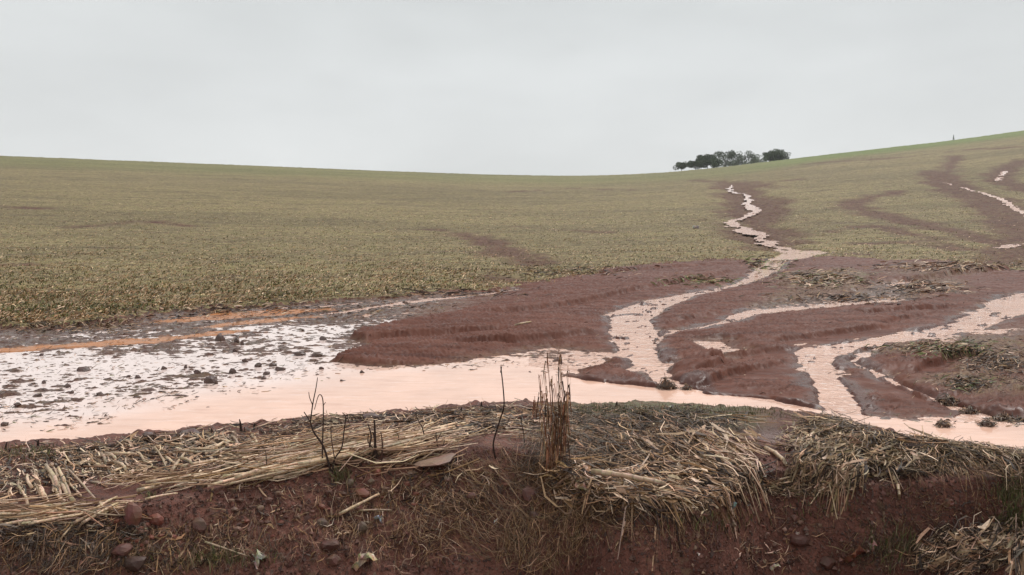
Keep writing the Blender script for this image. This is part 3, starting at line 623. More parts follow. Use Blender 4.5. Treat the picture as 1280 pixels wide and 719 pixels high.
# straw, stalks and dead grass heaped on the bank. cluster: centre px,row, spread px,row, angle deg (+ = rising to the right), angle spread, length px lo,hi, width mm lo,hi, count, colours, weights, pile height, kind
CL = [  # the DARK shares also paint shade into the gaps of the heaps
 (60,585,90,22, -20,40, 10,40, 4,9, 620, [PALE,TAN,GREY,DARK],[3,4,3,2], .03,'mix'),
 (220,572,130,20, -10,35, 12,45, 4,10, 1100,[PALE,TAN,GREY,DARK],[2.4,4,3,2], .03,'mix'),
 (330,555,140,18, 5,35, 10,40, 4,9, 1000,[PALE,TAN,GREY,DARK],[2,4,3,2], .03,'mix'),
 (500,532,120,14, 10,32, 10,40, 4,9, 1000,[PALE,TAN,GREY,DARK],[2,4,3,2.4], .03,'mix'),
 (620,526,90,14, -5,28, 12,50, 4,9, 800,[PALE,TAN,GREY,DARK],[2,4,3,2.4], .04,'mix'),
 (430,568,110,14, 13,6, 40,120, 5,11, 150,[PALE,TAN,OCHRE],[3,4,1.5], .06,'stalk'),
 (330,590,60,10, 16,8, 30,100, 5,11, 80,[PALE,TAN,OCHRE],[3,4,2], .05,'stalk'),
 (500,552,70,9, 16,8, 40,110, 5,10, 90,[PALE,TAN],[3,4], .05,'stalk'),
 (60,645,80,12, 6,9, 40,110, 5,11, 70,[PALE,TAN,OCHRE],[2.4,4,2], .05,'stalk'),
 (200,605,60,9, 12,12, 30,80, 5,10, 60,[PALE,TAN,OCHRE],[3,4,2], .04,'stalk'),
 (55,612,46,14, 110,24, 14,30, 6,10, 50,[PALE,TAN,GREY],[4,3,1.5], .04,'stalk'),
 (130,585,50,14, -40,30, 12,40, 7,13, 110,[PALE,TAN,GREY],[4,4,2], .04,'stalk'),
 (270,560,90,12, -30,35, 12,34, 6,11, 110,[PALE,TAN],[4,3], .04,'stalk'),
 (740,560,70,26, 25,40, 20,70, 2,5, 1300,[GREY,DARK,TAN],[5,3,1.6], .07,'grass'),
 (690,548,50,7, 0,5, 20,60, 5,9, 40,[PALE,TAN],[3,2], .05,'stalk'),
 (800,555,70,24, -32,18, 30,80, 3,8, 700,[TAN,GREY,OCHRE,DARK],[4,3,2,2], .08,'mix'),
 (870,570,60,26, -38,14, 30,90, 4,10, 520,[PALE,TAN,OCHRE,DARK],[3,4,2,2], .08,'mix'),
 (915,585,28,24, -42,9, 30,70, 6,12, 60,[PALE,TAN],[4,3], .09,'stalk'),
 (780,610,80,26, -12,24, 24,80, 4,10, 760,[TAN,PALE,OCHRE,DARK],[4,2,3,3], .07,'mix'),
 (850,622,60,18, -30,16, 24,70, 4,9, 420,[TAN,PALE,OCHRE,DARK],[4,2,3,3], .06,'mix'),
 (700,600,50,30, 20,50, 20,70, 1.5,4, 600,[TAN,OCHRE,GREY],[3,3,2], .04,'grass'),
 (620,610,40,40, -50,25, 40,110, 1.5,3, 170,[TAN,OCHRE,GREY],[3,2,2], .03,'grass'),
 (600,665,70,34, -40,35, 20,70, 1.5,3, 380,[OCHRE,TAN,GREY],[4,3,2], .04,'grass'),
 (680,680,50,36, 80,40, 20,70, 1.5,4, 520,[OCHRE,TAN,OLIVE],[3,4,2], .06,'grass'),
 (500,660,70,40, 80,40, 20,60, 1.5,4, 330,[OCHRE,TAN,PALE],[3,3,1], .02,'grass'),
 (740,650,50,10, -10,20, 20,60, 2,5, 200,[OCHRE,TAN,DARK],[3,3,2], .04,'grass'),
 (850,528,70,10, 20,60, 12,36, 3,7, 380,[DARK,(.04,.03,.02),OLIVE],[4,3,1], .06,'mix'),
 (880,538,50,7, -70,25, 14,36, 4,8, 120,[DARK,GREY,TAN],[4,2,1], .07,'mix'),
 (905,530,40,4, -8,6, 30,60, 5,9, 20,[PALE,OCHRE],[3,2], .06,'stalk'),
 (760,520,90,9, 0,40, 8,26, 3,6, 500,[TAN,GREY,DARK],[3,3,3], .02,'mix'),
 (920,605,40,14, -30,40, 14,40, 4,8, 160,[DARK,GREY,TAN],[4,2,1], .05,'mix'),
 (1040,556,50,20, 35,45, 20,60, 3,8, 900,[OLIVE,TAN,DARK,PALE],[4,3,3,1], .09,'mix'),
 (1040,590,42,22, 50,34, 16,44, 3,8, 700,[OLIVE,TAN,DARK,PALE],[4,3,2,1.4], .10,'mix'),
 (1095,540,70,12, -18,12, 50,130, 4,9, 500,[OLIVE,GREY,DARK,TAN],[4,3,2,2], .09,'mix'),
 (1110,575,50,22, 20,60, 20,60, 3,8, 900,[OLIVE,TAN,DARK,PALE],[4,3,3,1], .10,'mix'),
 (1150,565,60,14, -10,50, 20,60, 3,8, 700,[OLIVE,TAN,DARK,PALE],[4,3,3,1], .08,'mix'),
 (1150,590,50,10, -45,30, 16,44, 2,6, 260,[OLIVE,TAN,DARK],[4,3,3], .07,'grass'),
 (1210,565,70,12, -22,16, 40,110, 3,7, 650,[OLIVE,TAN,GREY,DARK],[4,3,3,2], .08,'mix'),
 (1240,588,50,14, -38,22, 20,56, 2,6, 260,[OLIVE,TAN,OCHRE,DARK],[4,3,3,2], .07,'grass'),
 (1262,575,26,12, -40,20, 24,60, 3,7, 160,[OLIVE,TAN,PALE],[4,3,1], .08,'mix'),
 (1000,615,60,8, 5,50, 10,30, 3,7, 420,[TAN,PALE,OLIVE,DARK],[3,2,2,2], .03,'mix'),
 (960,560,30,6, -30,20, 16,40, 4,8, 40,[TAN,DARK,RED],[3,3,2], .02,'mix'),
 (1240,695,60,16, 15,40, 20,60, 3,9, 1100,[TAN,PALE,DARK,GREY],[3,3,3,2], .07,'mix'),
 (1190,705,40,12, 40,30, 20,60, 3,8, 500,[TAN,PALE,DARK],[3,2,3], .05,'mix'),
 (70,700,110,18, 60,40, 30,90, 1.5,4, 420,[OCHRE,GREY,TAN,DARK],[3,3,2,3], .02,'grass'),
 (80,670,90,14, 10,40, 16,50, 2,5, 420,[OCHRE,GREY,TAN,DARK],[2,3,2,4], .02,'mix'),
 (240,690,90,26, 60,60, 20,60, 1.5,3.5, 420,[OCHRE,GREY,TAN,OLIVE],[3,3,3,1.5], .015,'grass'),
 (400,660,90,44, 70,60, 14,44, 1.3,3, 240,[OCHRE,GREY,TAN],[3,3,3], .01,'grass'),
 (850,660,50,24, -75,20, 30,90, 1.3,3, 90,[OCHRE,TAN,OLIVE],[3,3,2], .01,'grass'),
 (950,640,70,40, -70,50, 14,44, 1.2,3, 110,[OCHRE,TAN,DARK],[3,3,2], .01,'grass'),
 (1180,640,80,30, -50,50, 20,60, 1.2,3, 200,[OCHRE,DARK,OLIVE],[3,3,2], .01,'grass'),
 (1110,700,50,18, 40,60, 14,44, 1.5,4, 240,[OLIVE,DARK,OCHRE],[3,4,2], .02,'grass'),
 (420,640,150,46, 10,70, 10,34, 2,6, 420,[OCHRE,TAN,DARK,PALE],[3,3,3,1], .012,'mix'),
 (560,610,60,30, -20,60, 14,44, 2,6, 300,[OCHRE,TAN,DARK,PALE],[3,3,3,1], .02,'mix'),
 (150,690,130,24, 20,60, 14,44, 2,6, 260,[OCHRE,TAN,DARK,PALE],[3,3,3,1], .015,'mix'),
 (820,665,90,26, -50,50, 10,34, 1.5,4, 160,[OCHRE,TAN,DARK],[3,3,3], .01,'mix'),
 (1100,650,120,34, -40,60, 8,30, 1.5,4, 220,[OCHRE,TAN,DARK],[3,2,4], .01,'mix'),
 (1390,585,110,26, -30,35, 20,70, 3,8, 1400,[OLIVE,TAN,DARK,PALE],[3,4,3,1], .07,'mix'),
 (1580,610,110,30, -20,40, 20,70, 3,8, 1100,[OLIVE,TAN,DARK,PALE],[3,4,3,1], .06,'mix'),
 (-120,620,110,34, 0,40, 16,60, 3,9, 1200,[PALE,TAN,GREY,DARK],[3,4,2,2], .04,'mix'),
 (-300,650,110,36, 0,40, 16,60, 3,9, 900,[PALE,TAN,GREY,DARK],[3,4,2,2], .04,'mix'),
 (960,700,30,14, 20,60, 10,34, 2,5, 60,[TAN,PALE,DARK],[3,2,3], .02,'mix'),
]
def lay(px0, r0, ang, ln, pile, sag=.5, wig=.06, k=4, droop=None):
    """centre lines draped over the bank between two photograph points"""
    a = np.radians(ang); dx = np.cos(a)*ln/2; dr = -np.sin(a)*ln/2*.8
    xc, yc, zc = hit(px0, r0, 2.75, 7.4, 420)
    # direction on the ground: horizontal part across the view, rest in depth / height
    xa, ya, za = hit(px0-dx, r0-dr, 2.75, 7.4, 420); xb, yb, zb = hit(px0+dx, r0+dr, 2.75, 7.4, 420)
    L = ln/FPX*yc
    d = np.stack([xb-xa, yb-ya], 1); dl = np.linalg.norm(d, axis=1)+1e-6
    # limit foreshortened pieces to a sane length
    d3 = np.sqrt(dl**2+(zb-za)**2)
    lim = np.minimum(1, 1.5*L/(d3+1e-6)); d *= lim[:, None]
    t = np.linspace(-.5, .5, k)
    side = np.stack([-d[:,1], d[:,0]], 1); wv = rng.normal(0, .10, (len(xc),1))*(1-4*t[None,:]**2)+rng.normal(0, .012, (len(xc), k))
    XY = np.stack([xc, yc], 1)[:,None,:]+d[:,None,:]*t[None,:,None]+side[:,None,:]*wv[...,None]
    Z = ground_at(XY[...,0], XY[...,1])
    ch = Z[:, :1]*(1-(t+.5))+Z[:, -1:]*(t+.5)
    Z = np.maximum(Z*(1-sag)+ch*sag, Z)+pile[:, None]
    P = np.concatenate([XY, Z[..., None]], 2)
    return P
parts = []; MASKN = 0
for (cx, cy, sxp, syp, ang, asp, l0, l1, w0, w1, cnt, cols, wts, pile, kind) in CL:
    fac = 1.0 if kind == 'stalk' else .72; l0 *= fac; l1 *= fac; w0 *= .85; w1 *= .85; cnt = int(cnt*1.5)
    a_ = rng.uniform(0, 2*math.pi, cnt); q = np.sqrt(rng.uniform(0,1,cnt))*1.25*rng.uniform(.8,1.15,cnt)
    px = cx+np.cos(a_)*q*sxp; rw = cy+np.sin(a_)*q*syp
    px = np.clip(px, -420, 1720)
    sh_row = HOR+FPX*(EYE-.05)/shore((px-640)/FPX*6.2); rw = np.maximum(rw, sh_row+2+rng.uniform(0,8,cnt))
    rw = np.minimum(rw, 726)
    an = rng.normal(ang, asp*.8, cnt)+np.where(rng.random(cnt)<(.22 if kind == 'mix' else 0), rng.uniform(-90,90,cnt), 0); ln = rng.uniform(l0, l1, cnt)*np.where(rng.random(cnt)<.45,.5,1)
    ph = rng.uniform(0, 1, cnt)**1.2*pile+.004
    wd_ = rng.uniform(w0, w1, cnt)/1000
    P = lay(px, rw, an, ln, ph)
    okp = ~((np.ptp(P[...,1],axis=1) > .30) & (px > 1170) | (np.ptp(P[...,2],axis=1) > .28)); P = P[okp]; ph = ph[okp]; wd_ = wd_[okp]; cnt = int(okp.sum())
    tn = tints(cnt, cols, wts)*(.95+.2*(ph/(pile+.01)))[:,None]  # pieces low in the pile tinted darker, as painted shade
    kk = P.shape[1]
    if kind == 'stalk': tube = np.ones(cnt, bool)
    elif kind == 'mix': tube = rng.random(cnt) < .35
    else: tube = rng.random(cnt) < .25
    if kind == 'grass': P[..., 2] += rng.normal(0, .012, P.shape[:2])
    else: P[:, :, 2] += rng.normal(0, .15, cnt)[:, None]*np.linspace(-1,1,kk)[None,:]*np.linalg.norm(P[:,-1,:2]-P[:,0,:2],axis=1)[:,None]*.35
    P[..., 2] = np.maximum(P[..., 2], ground_at(P[...,0], P[...,1])+.003)
    if tube.any():
        Pt = P[tube]; r = (wd_[tube]/2*.85)[:,None]*(1+rng.normal(0,.08,(tube.sum(),kk)))
        V, F, per = tubes(Pt, r, 5 if kind == 'stalk' else 3); parts.append((V, F, per, tn[tube]))
    if (~tube).any():
        Pr = P[~tube]; w_ = wd_[~tube]*((1.3+1.6*(rng.random((~tube).sum())<.22)) if kind == 'mix' else .9)
        prof = np.array([.55,1,.85,.2]) if kk == 4 else np.ones(kk)
        V, F, per = ribbons(Pr, w_[:,None]*prof[None,:]); parts.append((V, F, per, tn[~tube]))
merge('straw_litter', parts, M_STRAW, kind='stuff', label='heaped dry maize straw, leaves and dead grass along the bank top', cat='straw')

# green grass on the flat strip and a few tufts
parts = []
for cx, cy, sxp, syp, cnt, hgt in ((860,516,150,7,1300,.032),(740,512,60,5,260,.03),(40,570,50,7,260,.06),(430,572,30,8,140,.06),(425,600,16,7,90,.07),(345,592,20,4,60,.06),(275,705,60,10,220,.06),(1270,665,30,24,600,.07),(1262,622,20,14,260,.06),(1120,690,40,24,240,.07),(900,655,60,10,120,.05),(1020,640,40,10,60,.04),(188,622,6,3,60,.03),(600,520,60,4,120,.05)):
    px = rng.normal(cx, sxp*.55, cnt); rw = rng.normal(cy, syp*.6, cnt)
    sh_row = HOR+FPX*(EYE-.03)/shore((px-640)/FPX*6.2); rw = np.clip(np.maximum(rw, sh_row+1), 0, 724)
    x, y, z = hit(px, rw, 2.75, 7.4, 420); an = rng.uniform(0,6.28,cnt); h = rng.uniform(.4,1.1,cnt)*hgt; le = rng.uniform(.2,.8,cnt)*h
    P = np.stack([np.stack([x,y,z-.005],1), np.stack([x+np.cos(an)*le*.4,y+np.sin(an)*le*.4,z+h*.65],1), np.stack([x+np.cos(an)*le,y+np.sin(an)*le,z+h],1)],1)
    wd_ = rng.uniform(.003,.006,cnt); V,F,per = ribbons(P, np.stack([wd_,wd_*.8,wd_*.15],1)); parts.append((V,F,per,tints(cnt,[(.10,.12,.035),(.15,.155,.05),(.20,.165,.08),(.24,.18,.10)],[2,2,3,3])))
merge('short_grass', parts, M_LEAF, kind='stuff', label='sparse short green grass on the muddy bank strip', cat='grass')

# crumbs of soil and small gravel on the cut face
n = 9000; px = rng.uniform(-40,1320,n); rw = rng.uniform(560,724,n)
x,y,z = hit(px,rw,2.75,6.5,420); ln = rng.uniform(.006,.026,n)*np.where(rng.random(n)<.06,1.7,1)
keepc = (y < lip(x)+.35); x,y,z,ln = x[keepc],y[keepc],z[keepc],ln[keepc]; n = len(x)
ico = np.array([(0,0,1),(.9,0,.1),(-.3,.85,.0),(-.3,-.85,.1),(.4,.4,-.8),(-.6,0,-.6)])
icf = np.array([(0,1,2),(0,2,3),(0,3,1),(1,4,2),(2,5,3),(3,5,4),(3,4,1),(2,4,5)])
Vc = ico[None]*rng.uniform(.6,1.2,(n,6,1))*ln[:,None,None]/2; ca=rng.uniform(0,6.28,n); c,s_=np.cos(ca)[:,None],np.sin(ca)[:,None]
Vc = np.stack([Vc[...,0]*c-Vc[...,1]*s_, Vc[...,0]*s_+Vc[...,1]*c, Vc[...,2]],-1)+np.stack([x,y,z+ln*.15],1)[:,None,:]
me = np_mesh('soil_crumbs', Vc.reshape(-1,3), (icf[None]+(np.arange(n)*6)[:,None,None]).reshape(-1,3), np.repeat(tints(n,[(.10,.04,.028),(.17,.075,.052),(.085,.034,.024),(.24,.15,.10)],[4,4,2,.8]),6,0), smooth=False)
add_obj('soil_crumbs', me, M_STONE, kind='stuff', label='crumbs of dark red soil and grit on the bank face', cat='soil')

# ---------------------------------------------------------------- single things
def stalk_mesh(seed, segs=7, sides=7):
    """one metre of dry maize stalk along x: nodes, slight bends, frayed ends, a curl of leaf sheath"""
    r = random.Random(seed); V=[];F=[];T=[]
    cv = r.uniform(-.010,.010); bx = [cv*math.sin(math.pi*i/segs)+r.uniform(-.0012,.0012) for i in range(segs+1)]; bz = [abs(cv)*.5*math.sin(math.pi*i/segs) for i in range(segs+1)]
    rings = []
    for i in range(segs+1):
        t = i/segs
        for dt, k in ((-.014,1.0),(0,1.16),(.014,1.0)) if 0 < i < segs else ((0,1.0 if i == 0 else .8),):
            rings.append((t+dt-.5, bx[i], bz[i], .0085*k*(1-.25*t), k))
    for (x,y,z,rad,k) in rings:
        for j in range(sides):
            a = j/sides*2*math.pi; q = rad*(1+.12*r.uniform(-1,1)); V.append((x+r.uniform(-.004,.004), y+math.cos(a)*q, z+math.sin(a)*q))
            g = .62 if k > 1.1 else 1; T.append(tuple(c*g*r.uniform(.85,1.1) for c in (.60,.425,.275)))
    for i in range(len(rings)-1):
        for j in range(sides):
            j2=(j+1)%sides; F.append((i*sides+j,i*sides+j2,(i+1)*sides+j2,(i+1)*sides+j))
    F.append(tuple(range(sides))[::-1]); F.append(tuple((len(rings)-1)*sides+j for j in range(sides)))
    me = bpy.data.meshes.new('maize_stalk'); me.from_pydata(V,[],F)
    for p in me.polygons: p.use_smooth = True
    set_attr(me,'tint',np.array(T)); me.materials.append(M_STALK); return me
STALKS = [stalk_mesh(i) for i in range(8)]; SHORTS = [stalk_mesh(50+i, 3) for i in range(8)]
def put_stalk(pa, pb, thick, lift=.02, label='', group=None, mesh=None, cat='maize stalk', name='maize_stalk'):
    x, y, z = hit(np.array([pa[0],pb[0]],float), np.array([pa[1],pb[1]],float), 2.75, 30, 900)
    if group and abs(y[0]-y[1]) > (.3 if pa[0] > 1150 else .8): return None
    A_ = Vector((x[0],y[0],z[0]+lift)); B_ = Vector((x[1],y[1],z[1]+lift)); M_ = (A_+B_)/2
    for t in (.2,.5,.8):
        q = A_.lerp(B_, t); M_.z = max(M_.z, M_.z+max(0, float(ground_at(q.x,q.y))+.01-q.z))
    d = B_-A_; me = random.choice(SHORTS if math.hypot(pb[0]-pa[0],pb[1]-pa[1]) < 40 else STALKS)
    o = bpy.data.objects.new(name, me); COL.objects.link(o); o.location = M_
    rot = d.to_track_quat('X','Z').to_matrix().to_4x4(); rot = rot @ Matrix.Rotation(random.uniform(-.4,.4),4,'X')
    o.rotation_euler = rot.to_euler(); k = thick*M_.y/FPX/.017; o.scale = (d.length, k, k)
    o['label'] = label; o['category'] = cat
    if group: o['group'] = group
    return o
# named stalks one can pick out
NS = [((0,647),(107,633),5.5,'thick pale maize stalk lying level across the left edge of the bank'),
 ((0,663),(52,656),4.5,'short tan maize stalk under the thick one at the left edge of the bank'),
 ((171,619),(235,604),5,'tan maize stalk whose left end points at the tall red stone'),
 ((182,608),(275,594),4,'long thin maize stalk just above the one that points at the tall red stone'),
 ((222,589),(312,576),4.5,'bowed brown maize stalk at the start of the long bundle'),
 ((72,684),(97,654),2.5,'thin grey stalk standing aslant on the soil below the left stalks'),
 ((182,629),(222,622),3,'short pale maize stalk just right of the tall red stone'),
 ((125,640),(133,660),3,'short grey stalk lying nearly upright left of the tall red stone'),
 ((740,637),(832,656),7.5,'thick reddish brown stalk like a log under the central straw heap'),
 ((896,563),(936,600),5.5,'pale bent maize stalk at the right end of the central heap, steepest of its fan'),
 ((824,616),(858,634),6,'stubby split maize stalk above the right end of the reddish log'),
 ((908,608),(928,624),4,'pale stalk sticking out below the right end of the central heap'),
 ((1021,553),(1033,571),6,'short stout pale stalk piece lying on the right heap'),
 ((1042,530),(1048,550),4.5,'short pale stalk piece standing near the crest of the right heap'),
 ((1147,557),(1164,574),7,'stout yellow stalk piece in the middle of the right heap'),
 ((1045,632),(1058,600),4,'thin pale stalk hanging down the left flank of the right heap'),
 ((958,564),(983,586),6,'pale frayed stalk lying on bare soil between the two heaps'),
 ((900,550),(950,548),4.5,'pale stalk lying level right of the dark matted clump'),
 ((742,548),(792,551),4,'whitish stalk lying level right of the tall dead grass'),
 ((424,648),(474,625),4,'brown bent branch lying on bare soil beside the pink stone'),
 ((448,643),(490,644),2.5,'thin straight pale stalk on the soil below the brown branch'),
 ((256,686),(310,703),2.6,'thin curved pale stalk on the lower left soil slope'),
 ((1115,592),(1122,612),5,'pale stalk with a dark tip hanging from the right heap over the cut face'),
 ((1122,612),(1124,632),4,'brown stalk end dangling lowest from the right heap over the cut face'),
 ((644,408),(664,404),2.6,'lone pale stalk on the smooth red mud bar')]
for a,b,t,l in NS: put_stalk(a,b,t,.02,l)
# bundles: alike stalks share one label per bundle
B = [((320,600),(560,540),62,9,'stalk in the slanting bundle','stalks in the long slanting bundle',4,(55,120),(13,6)),
     ((0,650),(120,650),16,8,'stalk in the level bundle','stalks in the level bundle at the left edge',4,(40,95),(7,6)),
     ((30,618),(80,612),16,12,'pale stalk piece in the left fan','stalk pieces in the fan at the left',4.8,(18,36),(112,12)),
     ((85,598),(110,625),7,8,'pale leaning stalk','leaning stalks right of the fan',4.5,(45,60),(-52,7)),
     ((120,590),(330,560),28,12,'broken stalk on the left mat','broken stalk pieces on the left mat',4,(14,32),(-30,50)),
     ((105,655),(145,640),9,6,'orange tan stalk in the small sheaf','stalks in the small sheaf',3.6,(28,48),(32,7)),
     ((900,570),(935,595),16,14,'pale stalk in the central fan','stalks in the fan of the central heap',4.5,(30,60),(-42,8)),
     ((790,560),(890,620),34,20,'tan stalk in the central heap','slanting stalks of the central heap',4,(32,70),(-34,10)),
     ((745,615),(860,605),20,10,'level tan stalk in the lower heap','level stalks of the lower central heap',4,(30,75),(-4,10)),
     ((670,545),(735,545),9,6,'whitish level stalk by the dead grass','level stalks round the dead grass',3.5,(24,50),(0,4)),
     ((1010,560),(1130,575),22,20,'pale piece tangled in the right heap','pale pieces in the right heap',4,(14,30),(50,50)),
     ((1170,560),(1275,590),16,12,'olive stalk trailing on the right heap','trailing stalks of the right heap',3.4,(50,100),(-30,8)),
     ((1200,690),(1275,690),20,12,'pale piece on the corner mound','pale pieces on the corner mound',5,(18,44),(25,35)),
     ((980,612),(1050,615),9,5,'pale chip on the soil ledge','chips on the soil ledge',3,(10,24),(10,40))]
LM = [(15,640,'the left edge'),(55,610,'the left fan'),(130,600,'the leaning stalks'),(165,636,'the red slab stone'),(249,651,'the dark pointed stone'),(215,565,'the upper left mat'),(300,575,'the bundle start'),(333,585,'the lone thin twig'),(360,569,'the dark edge stone'),(405,560,'the leafless shrub'),(440,545,'the shrub twigs'),(468,550,'the dead weed'),(505,545,'the tiny forked twig'),(534,540,'the leaning twig'),(560,545,'the budded twig'),(625,540,'the bent stem'),(695,545,'the tall dead grass'),
 (785,560,'the heap middle'),(850,540,'the dark matted clump'),(905,560,'the level pale stalk'),(930,595,'the heap end'),(780,637,'the reddish log'),(850,630,'the split stalk'),(820,600,'the heap foot'),(1000,590,'the bare soil hollow'),(1033,540,'the right crest'),(1027,565,'the stout piece'),(1100,560,'the right heap middle'),(1155,565,'the yellow piece'),(1120,600,'the dangling stalk'),(1200,565,'the trailing sheaf'),(1265,580,'the right edge'),(1200,695,'the mound toe'),(1270,690,'the bottom right corner'),(990,620,'the ledge end')]
def place_words(cx, cy):
    d, lx, ly, nm = min((math.hypot(cx-a, (cy-b)*1.5), a, b, nm) for a, b, nm in LM)
    q = 'left of' if cx < lx-9 else 'right of' if cx > lx+9 else 'above' if cy < ly-3 else 'below' if cy > ly+5 else 'at'
    return ', '+q+' '+nm
for a,b,cnt,sp,lab,grp,tk,(l0,l1),(an,av) in B:
    for i in range(cnt):
        t = random.random(); cx = a[0]+(b[0]-a[0])*t+random.gauss(0,5); cy = a[1]+(b[1]-a[1])*t+random.uniform(-sp,sp)
        ln = random.uniform(l0,l1); q = math.radians(random.gauss(an,av*.7)); dx = math.cos(q)*ln/2; dr = math.sin(q)*ln/2
        tf = random.uniform(.6,1.2); ex_ = ('thick ' if tf > 1.02 else 'thin ' if tf < .76 else '')+('long ' if ln > l0+.66*(l1-l0) else 'short ' if ln < l0+.33*(l1-l0) else '')
        wh = place_words(cx, cy)
        put_stalk((cx-dx,min(cy+dr,722)),(cx+dx,min(cy-dr,722)),tk*tf,random.uniform(.01,.045),ex_+lab+wh,grp)

def rock_mesh(seed, col, sub=2, rough_=.012):
    r = random.Random(seed); b = bmesh.new(); bmesh.ops.create_icosphere(b, subdivisions=sub+1, radius=.5)
    pl = [(Vector((r.gauss(0,1),r.gauss(0,1),r.gauss(0,1))).normalized(), r.uniform(.27,.42)) for _ in range(22 if rough_ > .03 else 8)]
    for v in b.verts:
        for n_, d_ in pl:
            e_ = v.co.dot(n_)-d_
            if e_ > 0: v.co -= n_*e_*.92
        v.co += Vector((r.uniform(-1,1),r.uniform(-1,1),r.uniform(-1,1)))*rough_
    me = bpy.data.meshes.new('stone'); b.to_mesh(me); b.free()
    co = np.array([v.co for v in me.vertices]); mn = co.min(0); mxx = co.max(0); 
    for v, q in zip(me.vertices, (co-(mn+mxx)/2)/(mxx-mn)): v.co = q
    set_attr(me,'tint',np.array([[c*r.uniform(.85,1.15) for c in col] for _ in me.vertices])*(np.array([1,1,1]) if rough_ > .03 else np.array([.85,.66,.56]))); return me
def put_rock(px,row,w,h,col,label,seed,depth=.8,sink=.46,rot=0,name='stone',cat='stone',m=M_STONE,group=None,tilt=0,ymax=330,sub=1):
    x,y,z = hit([px],[row+h*.35],2.75,ymax); k = y[0]/FPX
    o = add_obj(name, rock_mesh(seed,col,sub,.05 if name == 'mud_clod' else .014), m, label=label, cat=cat, group=group)
    o.scale = (w*k, w*k*depth, h*k); o.location = (x[0], y[0], z[0]+h*k*(.5-sink)); o.rotation_euler = (0, math.radians(rot), math.radians(tilt)); return o
RR_=(.20,.078,.055); RB=(.10,.05,.036); RG=(.20,.165,.14); RP=(.30,.145,.105)
for i,(px,row,w,h,c,l,rot) in enumerate([
 (165,636,24,36,(.19,.095,.08),'tall upright reddish slab stone at the end of the left stalks',8),
 (194,646,20,17,RR_,'red angular stone just right of the tall slab stone',0),
 (249,651,24,17,(.13,.075,.058),'dark pointed stone alone on the left slope',14),
 (543,573,56,9,(.26,.20,.165),'long flat grey stone on top of the bare mound',-6),
 (470,588,13,10,RP,'small pinkish stone below the dark sprouting stems',-20),
 (453,613,20,12,(.24,.11,.085),'rounded pink stone at the top of the brown branch',0),
 (452,633,14,7,(.19,.09,.07),'small flat red stone just under the rounded pink stone',0),
 (403,650,18,13,(.13,.10,.085),'grey brown stone at the lower end of the brown branch',20),
 (452,655,17,17,(.12,.085,.065),'olive brown stone beside the shiny blue scrap',0),
 (412,678,24,16,(.10,.05,.04),'dark red stone lower on the middle slope',10),
 (416,696,20,15,(.15,.09,.07),'brown stone lowest on the middle slope',0),
 (325,634,10,8,(.24,.19,.14),'small pale round stone on the left slope',0),
 (464,600,9,7,(.2,.17,.13),'small grey stone above the rounded pink stone',0),
 (437,601,12,9,(.17,.15,.11),'mossy grey stone under the green sprouts',0),
 (168,699,30,20,(.065,.04,.033),'large dark stone at the bottom left edge',0),
 (152,684,26,16,(.13,.065,.055),'flattish reddish stone above the large dark stone',-12),
 (665,612,26,18,(.15,.075,.062),'reddish brown stone amid dead grass below the tall dead grass',0),
 (588,586,9,8,(.2,.11,.08),'small stone right of the long flat grey stone',0),
 (672,641,18,11,(.13,.08,.068),'low brown stone half buried in dead grass',0),
 (362,569,10,8,(.08,.05,.04),'dark stone at the edge of the long stalk bundle',0),
 (1000,672,26,14,(.085,.035,.026),'dark soil coloured stone on the bare face between the heaps',5),
 (1035,700,22,16,(.09,.045,.034),'dark stone left of the brown wet leaf litter',0),
 (515,590,12,5,(.24,.19,.16),'thin flat chip of grey stone just under the long flat stone',0),
 (590,618,14,10,(.13,.06,.046),'reddish lump half sunk in the mound slope',0)]):
    put_rock(px,row,w,h,c,l,100+i,rot=rot,tilt=random.uniform(-30,30),ymax=7)
def place_rock(qx,qy,cx,cy,sx_,sy_):
    return ', '+('far left' if qx < cx-sx_*.7 else 'left' if qx < cx-sx_*.2 else 'middle' if qx < cx+sx_*.2 else 'right' if qx < cx+sx_*.7 else 'far right')+' and '+('high' if qy < cy-sy_*.3 else 'low' if qy > cy+sy_*.3 else 'midway')
# rubble of alike small stones
for cx,cy,sx_,sy_,cnt,grp,lab in ((170,665,24,14,22,'rubble below the tall slab stone','rubble stone below the tall slab'),(340,640,90,24,26,'pebbles on the left slope','pebble on the left soil slope'),(480,610,50,18,18,'pebbles on the mound','pebble near the rounded pink stone'),(560,600,60,14,14,'pebbles under the flat stone','pebble under the long flat stone'),(960,640,90,34,18,'pebbles on the bare right face','lump on the bare right face')):
    for i in range(cnt):
        w = random.uniform(5,11); c = random.choice([RR_,RB,(.16,.09,.07),(.20,.14,.11)])
        qx = random.gauss(cx,sx_*.6); qy = min(715,random.gauss(cy,sy_*.6)); hv = random.uniform(.5,.8); tone = {RR_:'red',RB:'dark',(.16,.09,.07):'brown',(.20,.14,.11):'pale'}[c]
        put_rock(qx,qy,w,w*hv,c,('larger ' if w > 8.5 else 'tiny ' if w < 6.5 else '')+tone+' '+lab+place_rock(qx,qy,cx,cy,sx_,sy_),random.randrange(9999),group=grp,ymax=7,sub=0)

